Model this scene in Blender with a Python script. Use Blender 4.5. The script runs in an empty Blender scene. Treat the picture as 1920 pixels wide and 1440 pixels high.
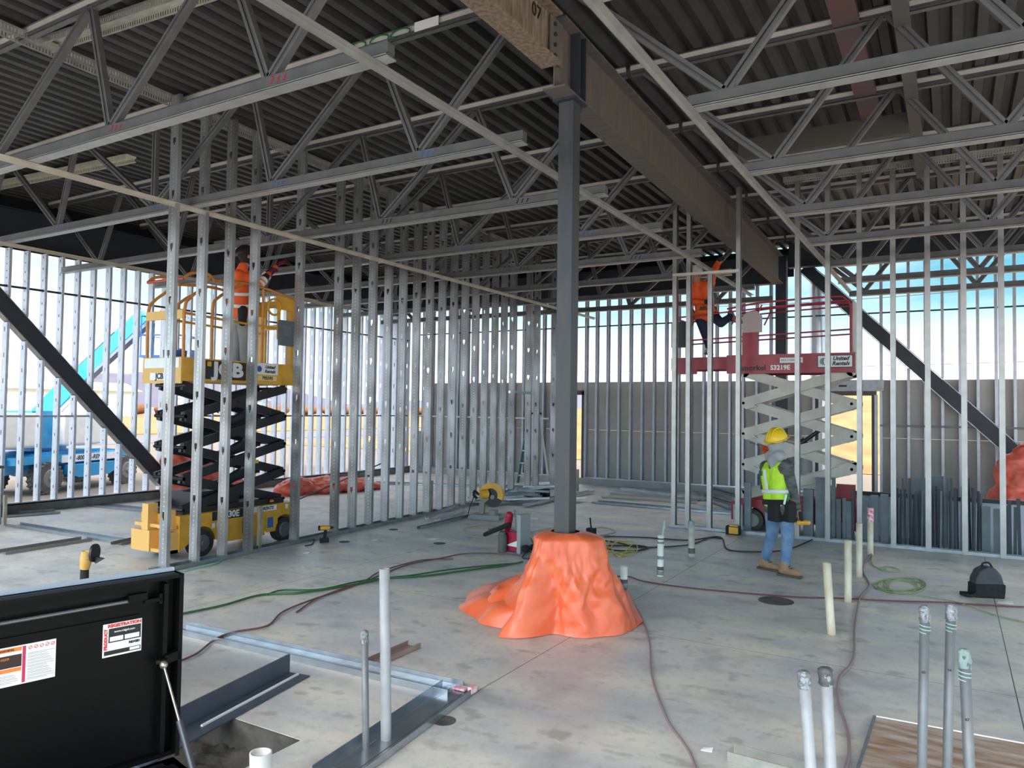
import bpy, math, random
from mathutils import Vector, Matrix, noise as mnoise
random.seed(7)
sc = bpy.context.scene
col = sc.collection
PI = math.pi
# ------------------------------------------------------------- camera
F = 1401.6; CH = 1.88
YAW, PITCH, ROLL = 0.53185, 0.033478, 0.013533
_f = Vector((-math.sin(YAW)*math.cos(PITCH), math.cos(YAW)*math.cos(PITCH), math.sin(PITCH)))
_r = Vector((math.cos(YAW), math.sin(YAW), 0)); _u = _r.cross(_f)
RT = _r*math.cos(ROLL) + _u*math.sin(ROLL); UP = -_r*math.sin(ROLL) + _u*math.cos(ROLL); FW = _f
cam = bpy.data.objects.new('camera', bpy.data.cameras.new('camera')); col.objects.link(cam)
cam.data.sensor_width = 36; cam.data.lens = F/1920*36; cam.data.clip_start = .05; cam.data.clip_end = 3000
m = Matrix((RT, UP, -FW)).transposed().to_4x4(); m.translation = (0, 0, CH)
cam.matrix_world = m; sc.camera = cam
# ------------------------------------------------------------- sky, sun, exposure
w = bpy.data.worlds.new('sky'); sc.world = w; w.use_nodes = True
nt = w.node_tree; nt.nodes.clear()
def WN(t, **k):
    n = nt.nodes.new(t)
    for a, b in k.items(): setattr(n, a, b)
    return n
out = WN('ShaderNodeOutputWorld'); bg = WN('ShaderNodeBackground'); tc = WN('ShaderNodeTexCoord')
sep = WN('ShaderNodeSeparateXYZ'); ramp = WN('ShaderNodeValToRGB')
nt.links.new(tc.outputs['Generated'], sep.inputs[0]); nt.links.new(sep.outputs['Z'], ramp.inputs[0])
el = ramp.color_ramp.elements
el[0].position = 0.0; el[0].color = (1.2, 1.22, 1.25, 1)
el[1].position = 1.0; el[1].color = (1.5, 1.5, 1.55, 1)
for p, c in ((.045, (1.1, 1.15, 1.2, 1)), (.075, (.50, .60, .65, 1)), (.125, (.15, .335, .41, 1)), (.19, (.065, .25, .345, 1)), (.32, (.08, .26, .37, 1)), (.46, (1.65, 1.65, 1.68, 1))):
    e = el.new(p); e.color = c  # high sky above the visible band raised as added fill for the interior
nz = WN('ShaderNodeTexNoise'); nz.inputs['Scale'].default_value = 3.2; nz.inputs['Detail'].default_value = 7; nz.inputs['Roughness'].default_value = .6
mp = WN('ShaderNodeMapping'); mp.inputs['Scale'].default_value = (1, 1, 5)
nt.links.new(tc.outputs['Generated'], mp.inputs[0]); nt.links.new(mp.outputs[0], nz.inputs[0])
cr = WN('ShaderNodeMapRange'); cr.inputs[1].default_value = .47; cr.inputs[2].default_value = .72; cr.inputs[4].default_value = .4
nt.links.new(nz.outputs[0], cr.inputs[0])
mx = WN('ShaderNodeMix', data_type='RGBA'); mx.inputs[7].default_value = (.62, .68, .72, 1)
sx_ = WN('ShaderNodeMath', operation='MULTIPLY_ADD'); sx_.inputs[1].default_value = -.55; nt.links.new(sep.outputs['X'], sx_.inputs[0]); nt.links.new(cr.outputs[0], sx_.inputs[2]); sx_.use_clamp = True
nt.links.new(sx_.outputs[0], mx.inputs[0]); nt.links.new(ramp.outputs[0], mx.inputs[6])
nt.links.new(mx.outputs[2], bg.inputs[0]); ym = WN('ShaderNodeMath', operation='MULTIPLY_ADD'); ym.inputs[1].default_value = -1.8; ym.inputs[2].default_value = 0; ym.use_clamp = False; nt.links.new(sep.outputs['Y'], ym.inputs[0])
ym2 = WN('ShaderNodeMath', operation='MAXIMUM'); ym2.inputs[1].default_value = 0; nt.links.new(ym.outputs[0], ym2.inputs[0])
ym3 = WN('ShaderNodeMath', operation='ADD'); ym3.inputs[1].default_value = 1; nt.links.new(ym2.outputs[0], ym3.inputs[0])
nt.links.new(ym3.outputs[0], bg.inputs[1])      # sky half behind the camera, the sun's side, brightened as added fill indoors
nt.links.new(bg.outputs[0], out.inputs[0])
sun = bpy.data.objects.new('sun', bpy.data.lights.new('sun', 'SUN')); col.objects.link(sun)
sun.data.energy = 2.6; sun.data.angle = .02; sun.data.color = (1, .93, .82)
sun.rotation_euler = (math.radians(50), 0, math.radians(68))     # low sun from the right of the building
vs = sc.view_settings
vs.view_transform = 'Standard'; vs.look = 'None'; vs.gamma = 1; vs.use_curve_mapping = False; vs.exposure = 1.3
sc.cycles.max_bounces = 8; sc.cycles.diffuse_bounces = 5; sc.cycles.glossy_bounces = 4; sc.cycles.use_denoising = True
# ------------------------------------------------------------- measuring helper: a photo pixel on a plane of the place
def ray(x, y): return RT*((x-960)/F) + UP*((720-y)/F) + FW
def gz(x, y, z=0.0): d = ray(x, y); t = (z-CH)/d.z; return Vector((0, 0, CH)) + d*t
def gx(x, y, X): d = ray(x, y); return Vector((0, 0, CH)) + d*(X/d.x)
def gy(x, y, Y): d = ray(x, y); return Vector((0, 0, CH)) + d*(Y/d.y)
# ------------------------------------------------------------- materials
MATS = {}
def mat(name, color, rough=.6, metal=0.0, nscale=0, namt=.12, color2=None, bump=0, bscale=40, spec=.5, stretch=(1, 1, 1), alpha=1):
    if name in MATS: return MATS[name]
    m = bpy.data.materials.new(name); m.use_nodes = True; MATS[name] = m
    t = m.node_tree; b = t.nodes['Principled BSDF']
    b.inputs['Base Color'].default_value = (*color, 1); b.inputs['Roughness'].default_value = rough
    b.inputs['Metallic'].default_value = metal; b.inputs['Specular IOR Level'].default_value = spec
    co = t.nodes.new('ShaderNodeTexCoord'); mp = t.nodes.new('ShaderNodeMapping'); mp.inputs['Scale'].default_value = stretch
    t.links.new(co.outputs['Object'], mp.inputs[0])
    if nscale:
        n = t.nodes.new('ShaderNodeTexNoise'); n.inputs['Scale'].default_value = nscale; n.inputs['Detail'].default_value = 6
        t.links.new(mp.outputs[0], n.inputs[0])
        r = t.nodes.new('ShaderNodeMapRange'); r.inputs[1].default_value = .35; r.inputs[2].default_value = .68
        t.links.new(n.outputs[0], r.inputs[0])
        x = t.nodes.new('ShaderNodeMix'); x.data_type = 'RGBA'
        c2 = color2 or tuple(max(0, c*(1-namt*2)) for c in color)
        x.inputs[6].default_value = (*color, 1); x.inputs[7].default_value = (*c2, 1)
        t.links.new(r.outputs[0], x.inputs[0]); t.links.new(x.outputs[2], b.inputs['Base Color'])
    if bump:
        n = t.nodes.new('ShaderNodeTexNoise'); n.inputs['Scale'].default_value = bscale; n.inputs['Detail'].default_value = 4
        t.links.new(mp.outputs[0], n.inputs[0])
        bp = t.nodes.new('ShaderNodeBump'); bp.inputs['Strength'].default_value = bump; bp.inputs['Distance'].default_value = .02
        t.links.new(n.outputs[0], bp.inputs['Height']); t.links.new(bp.outputs[0], b.inputs['Normal'])
    return m
def coat(m, w_=.5, r=.25): b = m.node_tree.nodes['Principled BSDF']; b.inputs['Coat Weight'].default_value = w_; b.inputs['Coat Roughness'].default_value = r; return m
GALV = mat('galvanized steel', (.40, .42, .44), .36, .75, 9, .12, bump=.05)
TRUSS = mat('grey truss steel', (.16, .16, .163), .45, .4, 6, .10)
BRIGHT = mat('bright galvanized track', (.62, .66, .70), .28, .8, 12, .08)
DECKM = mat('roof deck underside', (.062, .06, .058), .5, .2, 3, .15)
DARK = mat('dark primed steel', (.035, .042, .055), .5, .1, 5, .1)
RUST = mat('weathered primed beam', (.095, .09, .082), .65, .05, 5, 0, (.15, .118, .088), stretch=(1, 3, .5))
RUSTL = mat('tan rusted beam', (.27, .20, .14), .75, .0, 9, 0, (.12, .085, .06), stretch=(3, 3, .5))
SLOTM = GALV
BAR = mat('grey primed bar', (.17, .20, .23), .5, .1, 4, .15)
BARD = mat('dark primed bar', (.05, .06, .078), .5, .1, 4, .1)
PVC = mat('cream pvc pipe', (.72, .66, .52), .5, 0, 14, 0, (.55, .44, .3), stretch=(1, 1, .4))
PVCW = mat('white pvc pipe', (.85, .84, .8), .4, 0, 10, .06)
EMT = mat('grey conduit', (.20, .21, .22), .45, .3, 12, .12)
EMTL = mat('pale conduit', (.42, .43, .44), .5, .1, 12, .1)
TAPE = mat('silver duct tape', (.34, .36, .38), .35, .5, 60, .25, bump=.4, bscale=120)
TAPED = mat('dark duct tape', (.10, .105, .11), .5, 0, 60, .1)
GREENT = mat('pale green tape', (.35, .6, .5), .4)
YEL = mat('yellow lift paint', (.80, .42, .035), .4, 0, 5, 0, (.62, .31, .03))
ORNR = mat('orange lift rail paint', (.62, .25, .05), .45, 0, 8, .1)
BLK = mat('black paint', (.012, .013, .016), .45, 0, 8, .1)
RUBB = mat('black rubber', (.035, .035, .037), .8, 0, 20, .2)
TYREG = mat('grey rubber tyre', (.12, .115, .11), .85, 0, 20, .2)
RED = mat('red lift paint', (.36, .03, .045), .4, 0, 5, .12)
CREAM = mat('cream scissor arm paint', (.60, .57, .50), .5, 0, 6, .08)
BLUE = mat('blue lift paint', (.02, .33, .68), .4, 0, 4, .1)
WHITE = mat('white enamel', (.85, .85, .84), .5, 0, 5, .04)
TARPM = mat('orange tarp fabric', (.88, .175, .065), .42, 0, 5, 0, (.84, .125, .04), bump=.5, bscale=6, spec=.35); coat(TARPM, .6, .28)
TARPR = mat('red orange tarp fabric', (.62, .07, .03), .4, 0, 5, 0, (.8, .18, .12), bump=.4, bscale=7)
SKIN = mat('skin', (.45, .25, .17), .6)
WOOD = mat('weathered wood', (.46, .40, .31), .8, 0, 10, 0, (.28, .22, .16), stretch=(4, 4, .6))
PAPER = mat('white paper', (.85, .86, .86), .7)
LET_K = mat('black lettering', (.01, .01, .012), .5); LET_W = mat('white lettering', (.85, .85, .85), .5)
LET_R = mat('red lettering', (.65, .04, .04), .5); LET_B = mat('blue mark', (.03, .12, .35), .6)
REDPAINT = mat('red marker', (.35, .02, .03), .6); GREENPAINT = mat('green marker', (.01, .16, .06), .6)
# ------------------------------------------------------------- mesh builder
class MB:
    def __init__(s): s.v = []; s.f = []; s.sm = []; s.mi = []; s.cur = 0
    def add(s, vs, fs, smooth=False):
        n = len(s.v); s.v += [tuple(v) for v in vs]
        for f in fs: s.f.append(tuple(i+n for i in f)); s.sm.append(smooth); s.mi.append(s.cur)
        return s
    def hexa(s, p): return s.add(p, [(0, 3, 2, 1), (4, 5, 6, 7), (0, 1, 5, 4), (1, 2, 6, 5), (2, 3, 7, 6), (3, 0, 4, 7)])
    def box(s, x0, x1, y0, y1, z0, z1):
        return s.hexa([(x0, y0, z0), (x1, y0, z0), (x1, y1, z0), (x0, y1, z0), (x0, y0, z1), (x1, y0, z1), (x1, y1, z1), (x0, y1, z1)])
    def bar(s, p0, p1, w, h, up=(0, 0, 1), du=0, dv=0):
        p0 = Vector(p0); p1 = Vector(p1); d = (p1-p0).normalized(); u = Vector(up)
        a = d.cross(u)
        if a.length < 1e-4: a = d.cross(Vector((1, 0, 0)))
        a.normalize(); b = a.cross(d)
        o = a*du + b*dv; A = a*w/2; B = b*h/2
        return s.hexa([p0+o-A-B, p0+o+A-B, p1+o+A-B, p1+o-A-B, p0+o-A+B, p0+o+A+B, p1+o+A+B, p1+o-A+B])
    def cyl(s, p0, p1, r0, r1=None, n=16, caps=True):
        r1 = r0 if r1 is None else r1
        p0 = Vector(p0); p1 = Vector(p1); d = (p1-p0).normalized()
        a = d.cross(Vector((0, 0, 1)));
        if a.length < 1e-3: a = Vector((1, 0, 0))
        a.normalize(); b = d.cross(a)
        R = [(math.cos(2*PI*i/n), math.sin(2*PI*i/n)) for i in range(n)]
        v = [p0+(a*c+b*q)*r0 for c, q in R] + [p1+(a*c+b*q)*r1 for c, q in R]
        s.add(v, [(i, (i+1) % n, n+(i+1) % n, n+i) for i in range(n)], True)
        if caps: s.add(v[:n], [tuple(range(n-1, -1, -1))]); s.add(v[n:], [tuple(range(n))])
        return s
    def tube(s, pts, r, n=8, rs=None):
        P = [Vector(p) for p in pts]; v = []; N = len(P); a = None
        for i, p in enumerate(P):
            d = (P[min(i+1, N-1)]-P[max(i-1, 0)])
            d = d.normalized() if d.length > 1e-9 else Vector((0, 0, 1))
            if a is None:
                a = d.cross(Vector((0, 0, 1)))
                if a.length < 1e-3: a = Vector((1, 0, 0))
            a = (a - d*a.dot(d)).normalized(); b = d.cross(a); rr = rs[i] if rs else r
            v += [p+(a*math.cos(2*PI*k/n)+b*math.sin(2*PI*k/n))*rr for k in range(n)]
        s.add(v, [(i*n+k, i*n+(k+1) % n, (i+1)*n+(k+1) % n, (i+1)*n+k) for i in range(N-1) for k in range(n)], True)
        s.add(v[:n], [tuple(range(n-1, -1, -1))]); s.add(v[-n:], [tuple(range(n))])
        return s
    def sphere(s, c, r, n=14, sx=1, sy=1, sz=1, rot=None, z0=-1, z1=1):
        c = Vector(c); v = []; m = max(4, n//2)
        t0 = math.asin(max(-1, z0)); t1 = math.asin(min(1, z1))
        for j in range(m+1):
            t = t0+(t1-t0)*j/m
            for i in range(n):
                q = Vector((math.cos(t)*math.cos(2*PI*i/n)*r*sx, math.cos(t)*math.sin(2*PI*i/n)*r*sy, math.sin(t)*r*sz))
                if rot: q = rot @ q
                v.append(c+q)
        s.add(v, [(j*n+i, j*n+(i+1) % n, (j+1)*n+(i+1) % n, (j+1)*n+i) for j in range(m) for i in range(n)], True)
        s.add(v[:n], [tuple(range(n-1, -1, -1))]); s.add(v[-n:], [tuple(range(n))])
        return s
    def cap(s, p0, p1, r0, r1, n=12):
        s.cyl(p0, p1, r0, r1, n); s.sphere(p0, r0, n); s.sphere(p1, r1, n); return s
    def prism(s, poly, o, ex, ey, ez):                # polygon (a,b) in plane ex,ey extruded along ez
        o = Vector(o); ex = Vector(ex); ey = Vector(ey); ez = Vector(ez); n = len(poly)
        v = [o+ex*a+ey*b for a, b in poly]; v += [p+ez for p in v]
        return s.add(v, [tuple(range(n-1, -1, -1)), tuple(range(n, 2*n))] + [(i, (i+1) % n, n+(i+1) % n, n+i) for i in range(n)])
    def build(s, name, m, parent=None, mats=None):
        me = bpy.data.meshes.new(name); me.from_pydata(s.v, [], s.f)
        for x in (mats or [m]): me.materials.append(x)
        me.polygons.foreach_set('use_smooth', s.sm); me.polygons.foreach_set('material_index', s.mi); me.update()
        o = bpy.data.objects.new(name, me); col.objects.link(o)
        if parent: o.parent = parent
        return o
def tag(o, label=None, cat=None, group=None, kind=None):
    if label: o['label'] = label
    if cat: o['category'] = cat
    if group: o['group'] = group
    if kind: o['kind'] = kind
    return o
def struct(o): o['kind'] = 'structure'; return o
def empty(name, loc, rz=0, label=None, cat=None, group=None):
    o = bpy.data.objects.new(name, None); col.objects.link(o); o.location = loc; o.rotation_euler.z = rz; o.empty_display_size = .1
    return tag(o, label, cat, group)
def kids(o): return [c for c in col.objects if c.parent == o]
def copy_tree(o, parent=None):
    c = o.copy(); col.objects.link(c)
    if parent: c.parent = parent
    for ch in kids(o): copy_tree(ch, c)
    return c
def text(s, size, m, parent, loc, rot, name='lettering', bold=0, shear=0, align='CENTER', label=None, width=None):
    cu = bpy.data.curves.new(name, 'FONT'); cu.body = s; cu.size = size; cu.extrude = .0012; cu.offset = bold; cu.shear = shear
    cu.align_x = align; cu.align_y = 'CENTER'; cu.resolution_u = 3
    t = bpy.data.objects.new(name, cu); col.objects.link(t)
    bpy.context.view_layer.update()
    me = bpy.data.meshes.new_from_object(t.evaluated_get(bpy.context.evaluated_depsgraph_get()))
    bpy.data.objects.remove(t); me.materials.clear(); me.materials.append(m)
    if width:
        xs = [v.co.x for v in me.vertices]; k = width/(max(xs)-min(xs))
        for v in me.vertices: v.co.x *= k
    o = bpy.data.objects.new(name, me); col.objects.link(o); o.parent = parent; o.location = loc; o.rotation_euler = rot
    if label: o['label'] = label
    return o
FRONT = (PI/2, 0, 0)          # text facing -Y
def smooth_path(pts, n=8):
    P = [Vector(p) for p in pts]; P = [P[0]*2-P[1]]+P+[P[-1]*2-P[-2]]; o = []
    for i in range(1, len(P)-2):
        for k in range(n):
            t = k/n; a, b, c, d = P[i-1:i+3]
            o.append(.5*((2*b)+(c-a)*t+(2*a-5*b+4*c-d)*t*t+(3*b-a-3*c+d)*t**3))
    o.append(P[-2]); return o
def remesh(o, vox=.012, it=4):
    r = o.modifiers.new('r', 'REMESH'); r.mode = 'VOXEL'; r.voxel_size = vox; r.use_smooth_shade = True
    if it:
        q = o.modifiers.new('s', 'SMOOTH'); q.iterations = it; q.factor = .5
    return o
# ============================================================= ground and slab
def floor_material():
    m = bpy.data.materials.new('concrete slab'); m.use_nodes = True; t = m.node_tree; b = t.nodes['Principled BSDF']
    N = lambda ty: t.nodes.new(ty); L = t.links.new
    co = N('ShaderNodeTexCoord').outputs['Object']
    def noise(sc_, det, lo, hi, st=(1, 1, 1)):
        mp = N('ShaderNodeMapping'); mp.inputs['Scale'].default_value = st; L(co, mp.inputs[0])
        n = N('ShaderNodeTexNoise'); n.inputs['Scale'].default_value = sc_; n.inputs['Detail'].default_value = det; L(mp.outputs[0], n.inputs[0])
        r = N('ShaderNodeMapRange'); r.inputs[1].default_value = lo; r.inputs[2].default_value = hi; L(n.outputs[0], r.inputs[0]); return r.outputs[0]
    def mix(f, a, c, fac=1):
        x = N('ShaderNodeMix'); x.data_type = 'RGBA'
        if fac != 1:
            q = N('ShaderNodeMath'); q.operation = 'MULTIPLY'; q.inputs[1].default_value = fac; L(f, q.inputs[0]); f = q.outputs[0]
        L(f, x.inputs[0])
        if isinstance(a, tuple): x.inputs[6].default_value = (*a, 1)
        else: L(a, x.inputs[6])
        x.inputs[7].default_value = (*c, 1); return x.outputs[2]
    c = mix(noise(.9, 5, .38, .66, (1, 2.2, 1)), (.52, .52, .53), (.74, .69, .58))
    c = mix(noise(2.3, 8, .55, .72), c, (.30, .29, .28), .6)
    c = mix(noise(2.6, 12, .62, .80, (1, 1.6, 1)), c, (.26, .22, .17), .8)
    c = mix(noise(.55, 3, .50, .72), c, (.36, .37, .385), .7)
    c = mix(noise(14, 8, .52, .74), c, (.36, .345, .325), .45)
    c = mix(noise(3.4, 14, .60, .68, (1, 1.3, 1)), c, (.22, .20, .17), .5)
    c = mix(noise(90, 3, .66, .74), c, (.16, .14, .12), .6)
    c = mix(noise(55, 2, .70, .74), c, (.85, .85, .82), .5)
    # saw-cut joints
    sx = N('ShaderNodeSeparateXYZ'); L(co, sx.inputs[0])
    def line(axis, at_, wd):
        a = N('ShaderNodeMath'); a.operation = 'SUBTRACT'; L(sx.outputs[axis], a.inputs[0]); a.inputs[1].default_value = at_
        a2 = N('ShaderNodeMath'); a2.operation = 'ABSOLUTE'; L(a.outputs[0], a2.inputs[0])
        a3 = N('ShaderNodeMath'); a3.operation = 'LESS_THAN'; L(a2.outputs[0], a3.inputs[0]); a3.inputs[1].default_value = wd; return a3.outputs[0]
    for ax, at_, wd in (('X', -2.73, .0035), ('X', .365, .004), ('X', -6.1, .003), ('Y', 6.1, .003), ('Y', 9.9, .003), ('Y', 13.4, .003), ('X', -9.6, .003)):
        c = mix(line(ax, at_, wd), c, (.07, .07, .07))
    L(c, b.inputs['Base Color']); b.inputs['Roughness'].default_value = .42; b.inputs['Specular IOR Level'].default_value = .5
    bn = N('ShaderNodeTexNoise'); bn.inputs['Scale'].default_value = 25; bn.inputs['Detail'].default_value = 6; L(co, bn.inputs[0])
    bp = N('ShaderNodeBump'); bp.inputs['Strength'].default_value = .12; bp.inputs['Distance'].default_value = .01; L(bn.outputs[0], bp.inputs['Height']); L(bp.outputs[0], b.inputs['Normal'])
    return m
CONC = floor_material()
CURB = mat('curb concrete', (.20, .195, .18), .85, 0, 5, .15)
GYP = mat('grey sheathing board', (.52, .50, .465), .9, 0, 2.5, .05)
DIRT = mat('dark trench dirt', (.115, .105, .09), .95, 0, 8, .25, bump=.9, bscale=14)
px0, px1, py0, py1 = -4.05, -3.17, 2.0, 3.1
b = MB()
X0, X1, Y0, Y1 = -13.95, 12.0, -5.0, 17.75
for r in ((X0, px0, Y0, Y1), (px1, X1, Y0, Y1), (px0, px1, Y0, py0), (px0, px1, py1, Y1)): b.box(r[0], r[1], r[2], r[3], -.30, 0)
struct(b.build('floor', CONC))
b = MB(); b.box(px0, px0+.012, py0, py1, -.2, -.004); b.box(px1-.012, px1, py0, py1, -.2, -.004); b.box(px0, px1, py1-.012, py1, -.2, -.004)
n = 26
vs = [(px0+(px1-px0)*i/n, py0+(py1-py0)*j/n, -.165+.05*mnoise.noise(Vector((i*.5, j*.5, 0)))+.03*mnoise.noise(Vector((i*1.3, j*1.3, 4)))) for j in range(n+1) for i in range(n+1)]
b.add(vs, [(j*(n+1)+i, j*(n+1)+i+1, (j+1)*(n+1)+i+1, (j+1)*(n+1)+i) for j in range(n) for i in range(n)], True)
tag(b.build('dirt_pit', DIRT), 'dark dirt bottom of the open rectangular cutout in the slab beside the black jobsite box', 'pit')
# curbs below the outside walls
b = MB(); b.box(-14.05, -13.62, -5, 17.9, -.35, .15); struct(b.build('trim_1', CURB))
b = MB(); b.box(-13.62, 12, 17.4, 17.8, -.35, .15); struct(b.build('trim_2', mat('curb pale', (.40, .40, .41), .7, 0, 3, .1)))
# ground outside
GRND = mat('dry ground', (.15, .115, .085), .95, 0, .35, 0, (.12, .105, .095))
g = GRND.node_tree
def ground():
    b = MB(); n = 60; S = 500
    vs = []; 
    for j in range(n+1):
        for i in range(n+1):
            x = -S+2*S*i/n; y = -S+2*S*j/n
            z = -.32
            vs.append((x, y, z))
    b.add(vs, [(j*(n+1)+i, j*(n+1)+i+1, (j+1)*(n+1)+i+1, (j+1)*(n+1)+i) for j in range(n) for i in range(n)])
    o = b.build('ground', GRND); struct(o)
ground()
def strip(name, m, y0, y1, x0, x1, z, label, cat):
    b = MB(); b.box(x0, x1, y0, y1, z-.2, z); return tag(b.build(name, m), label, cat)
GRASS = mat('golden dry grass', (.23, .155, .055), .95, 0, .8, 0, (.16, .09, .03), bump=.6, bscale=2)
ORG = mat('orange brush', (.18, .075, .025), .95, 0, 1.5, .2, bump=.8, bscale=1)
ASPH = mat('worn asphalt', (.13, .125, .135), .9, 0, 2, .1)
strip('road', ASPH, -60, 140, -46, -39, -.29, 'grey asphalt road beyond the boom lift, seen between studs', 'road')
strip('grass_field', GRASS, -80, 200, -140, -50, -.24, 'flat golden grass field left beyond the road', 'field')
def hill(name, m, cx, cy, rx, ry, h, seed, label, cat='hill'):
    b = MB(); n = 48; vs = []
    for j in range(n+1):
        for i in range(n+1):
            u = -1+2*i/n; v = -1+2*j/n; d = max(0, 1-u*u)*max(0, 1-v*v)
            z = -.3+h*(d**.8)*(.75+.5*mnoise.noise(Vector((u*3+seed, v*3, seed))))+h*.06*mnoise.noise(Vector((u*14, v*14, seed)))*(d > 0)
            vs.append((cx+u*rx, cy+v*ry, z))
    b.add(vs, [(j*(n+1)+i, j*(n+1)+i+1, (j+1)*(n+1)+i+1, (j+1)*(n+1)+i) for j in range(n) for i in range(n)], True)
    return tag(b.build(name, m), label, cat)
hill('hill', mat('far lilac hill', (.085, .08, .11), 1), -620, 430, 120, 160, 34, 1.2, 'pale lilac flat-topped mountain on the far left horizon')  # distance haze is put into the lilac colour
hill('hill', mat('far hazy hill', (.095, .10, .13), 1), -350, 620, 130, 160, 20, 5.2, 'long low hazy hill range on the horizon behind the yellow lift')
hill('hill', GRASS, -9, 90, 26, 60, 5.2, 3.1, 'golden grassy slope seen through the door opening behind the red lift')
hill('hill', mat('brown brush hill', (.17, .11, .045), 1, 0, .3, .2, bump=.8, bscale=.5), 62, 150, 42, 60, 13.0, 8.1, 'brown brushy hill rising above the sheathing at the right edge')
b = MB()
for k in range(44):
    y = 20+k*4.2; b.sphere((-136+2*math.sin(k*2.1), y*1.8-40, .9), 2.9, 8, 1, 1.4, .42)
tag(remesh(b.build('brush_row', ORG), .6, 2), 'orange brown brush growing along the far side of the golden field', 'brush', kind='stuff')
for (x, y, sx_, sy_, h, lb) in ((-120, 62, 8, 26, 5.5, 'long white low building below the lilac mountain'), (-150, 118, 8, 22, 4.6, 'white and green low building far behind the diagonal brace')):
    t = empty('building', (x, y, -.2), 0, lb, 'building')
    b = MB(); b.box(-sx_/2, sx_/2, -sy_/2, sy_/2, 0, h*.75); b.build('wall', WHITE, t)
    b = MB(); b.prism([(-sx_*.6, 0), (sx_*.6, 0), (0, h*.25)], (0, -sy_*.52, h*.75), (1, 0, 0), (0, 0, 1), (0, sy_*1.04, 0)); b.build('roof', mat('pale green roof', (.42, .55, .52), .8), t)
# power lines
def wirer(pts, r, lb):
    b = MB(); b.tube(pts, r, 5); tag(b.build('power_line', DARK), lb, 'cable')
def sag(a, c, s, n=16):
    a = Vector(a); c = Vector(c); return [a.lerp(c, i/n)-Vector((0, 0, 4*s*(i/n)*(1-i/n))) for i in range(n+1)]
wirer(sag(gy(1000, 575, 30), gy(1990, 528, 30), .35), .012, 'thin dark power line, the upper one, across the sky beyond the sheathed wall')
wirer(sag(gy(600, 700, 30), gy(1990, 676, 30), .15), .010, 'thin dark power line, the lower one, just above the sheathed wall')
# ============================================================= studs
def stud_mesh(length, web, flange, holes, first, m, name, t=.0022, lip=.012, slim=False, hh=.095, hw=.026):
    """C-stud along z, web in the XZ plane at y=0 (x from 0 to web), flanges towards +y"""
    b = MB(); c = web/2; zs = 0.0
    z = first
    while holes and z < length-.15:
        b.box(0, web, -t/2, t/2, zs, z)
        if slim: pl = [(-hw*.55, 0), (-hw*.55, hh), (hw*.55, hh), (hw*.55, 0)]
        # hole: wide at the top, stepping to a narrow tip below
        prof = [(z, hw*.35), (z+hh*.22, hw*.35), (z+hh*.40, hw), (z+hh, hw)] if not slim else [(z, hw*.6), (z+hh, hw*.6)]
        for k in range(len(prof)-1):
            (a0, w0), (a1, w1) = prof[k], prof[k+1]
            for s_ in (-1, 1):
                e = 0 if s_ < 0 else web
                x0_, x1_ = c+s_*w0, c+s_*w1
                b.hexa([(e, -t/2, a0), (x0_, -t/2, a0), (x0_, t/2, a0), (e, t/2, a0), (e, -t/2, a1), (x1_, -t/2, a1), (x1_, t/2, a1), (e, t/2, a1)])
        zs = z+hh; z += holes
    b.box(0, web, -t/2, t/2, zs, length)
    # shallow stiffening ridges beside the row of marks
    for xr in (.24, .76): b.box(web*xr-.0022, web*xr+.0022, -t/2-.0014, -t/2, 0, length)
    for x_ in (0, web-t):
        b.box(x_, x_+t, t/2, flange, 0, length)
        b.box(x_+(t if x_ == 0 else -lip), x_+(t+lip if x_ == 0 else 0), flange-t, flange, 0, length)
        b.box(x_-(.0015 if x_ == 0 else 0), x_+t+(0 if x_ == 0 else .0015), flange*.42, flange*.58, 0, length)
    me = b.build(name, m).data
    for o in [o for o in col.objects if o.data == me]: bpy.data.objects.remove(o)
    return me
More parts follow.
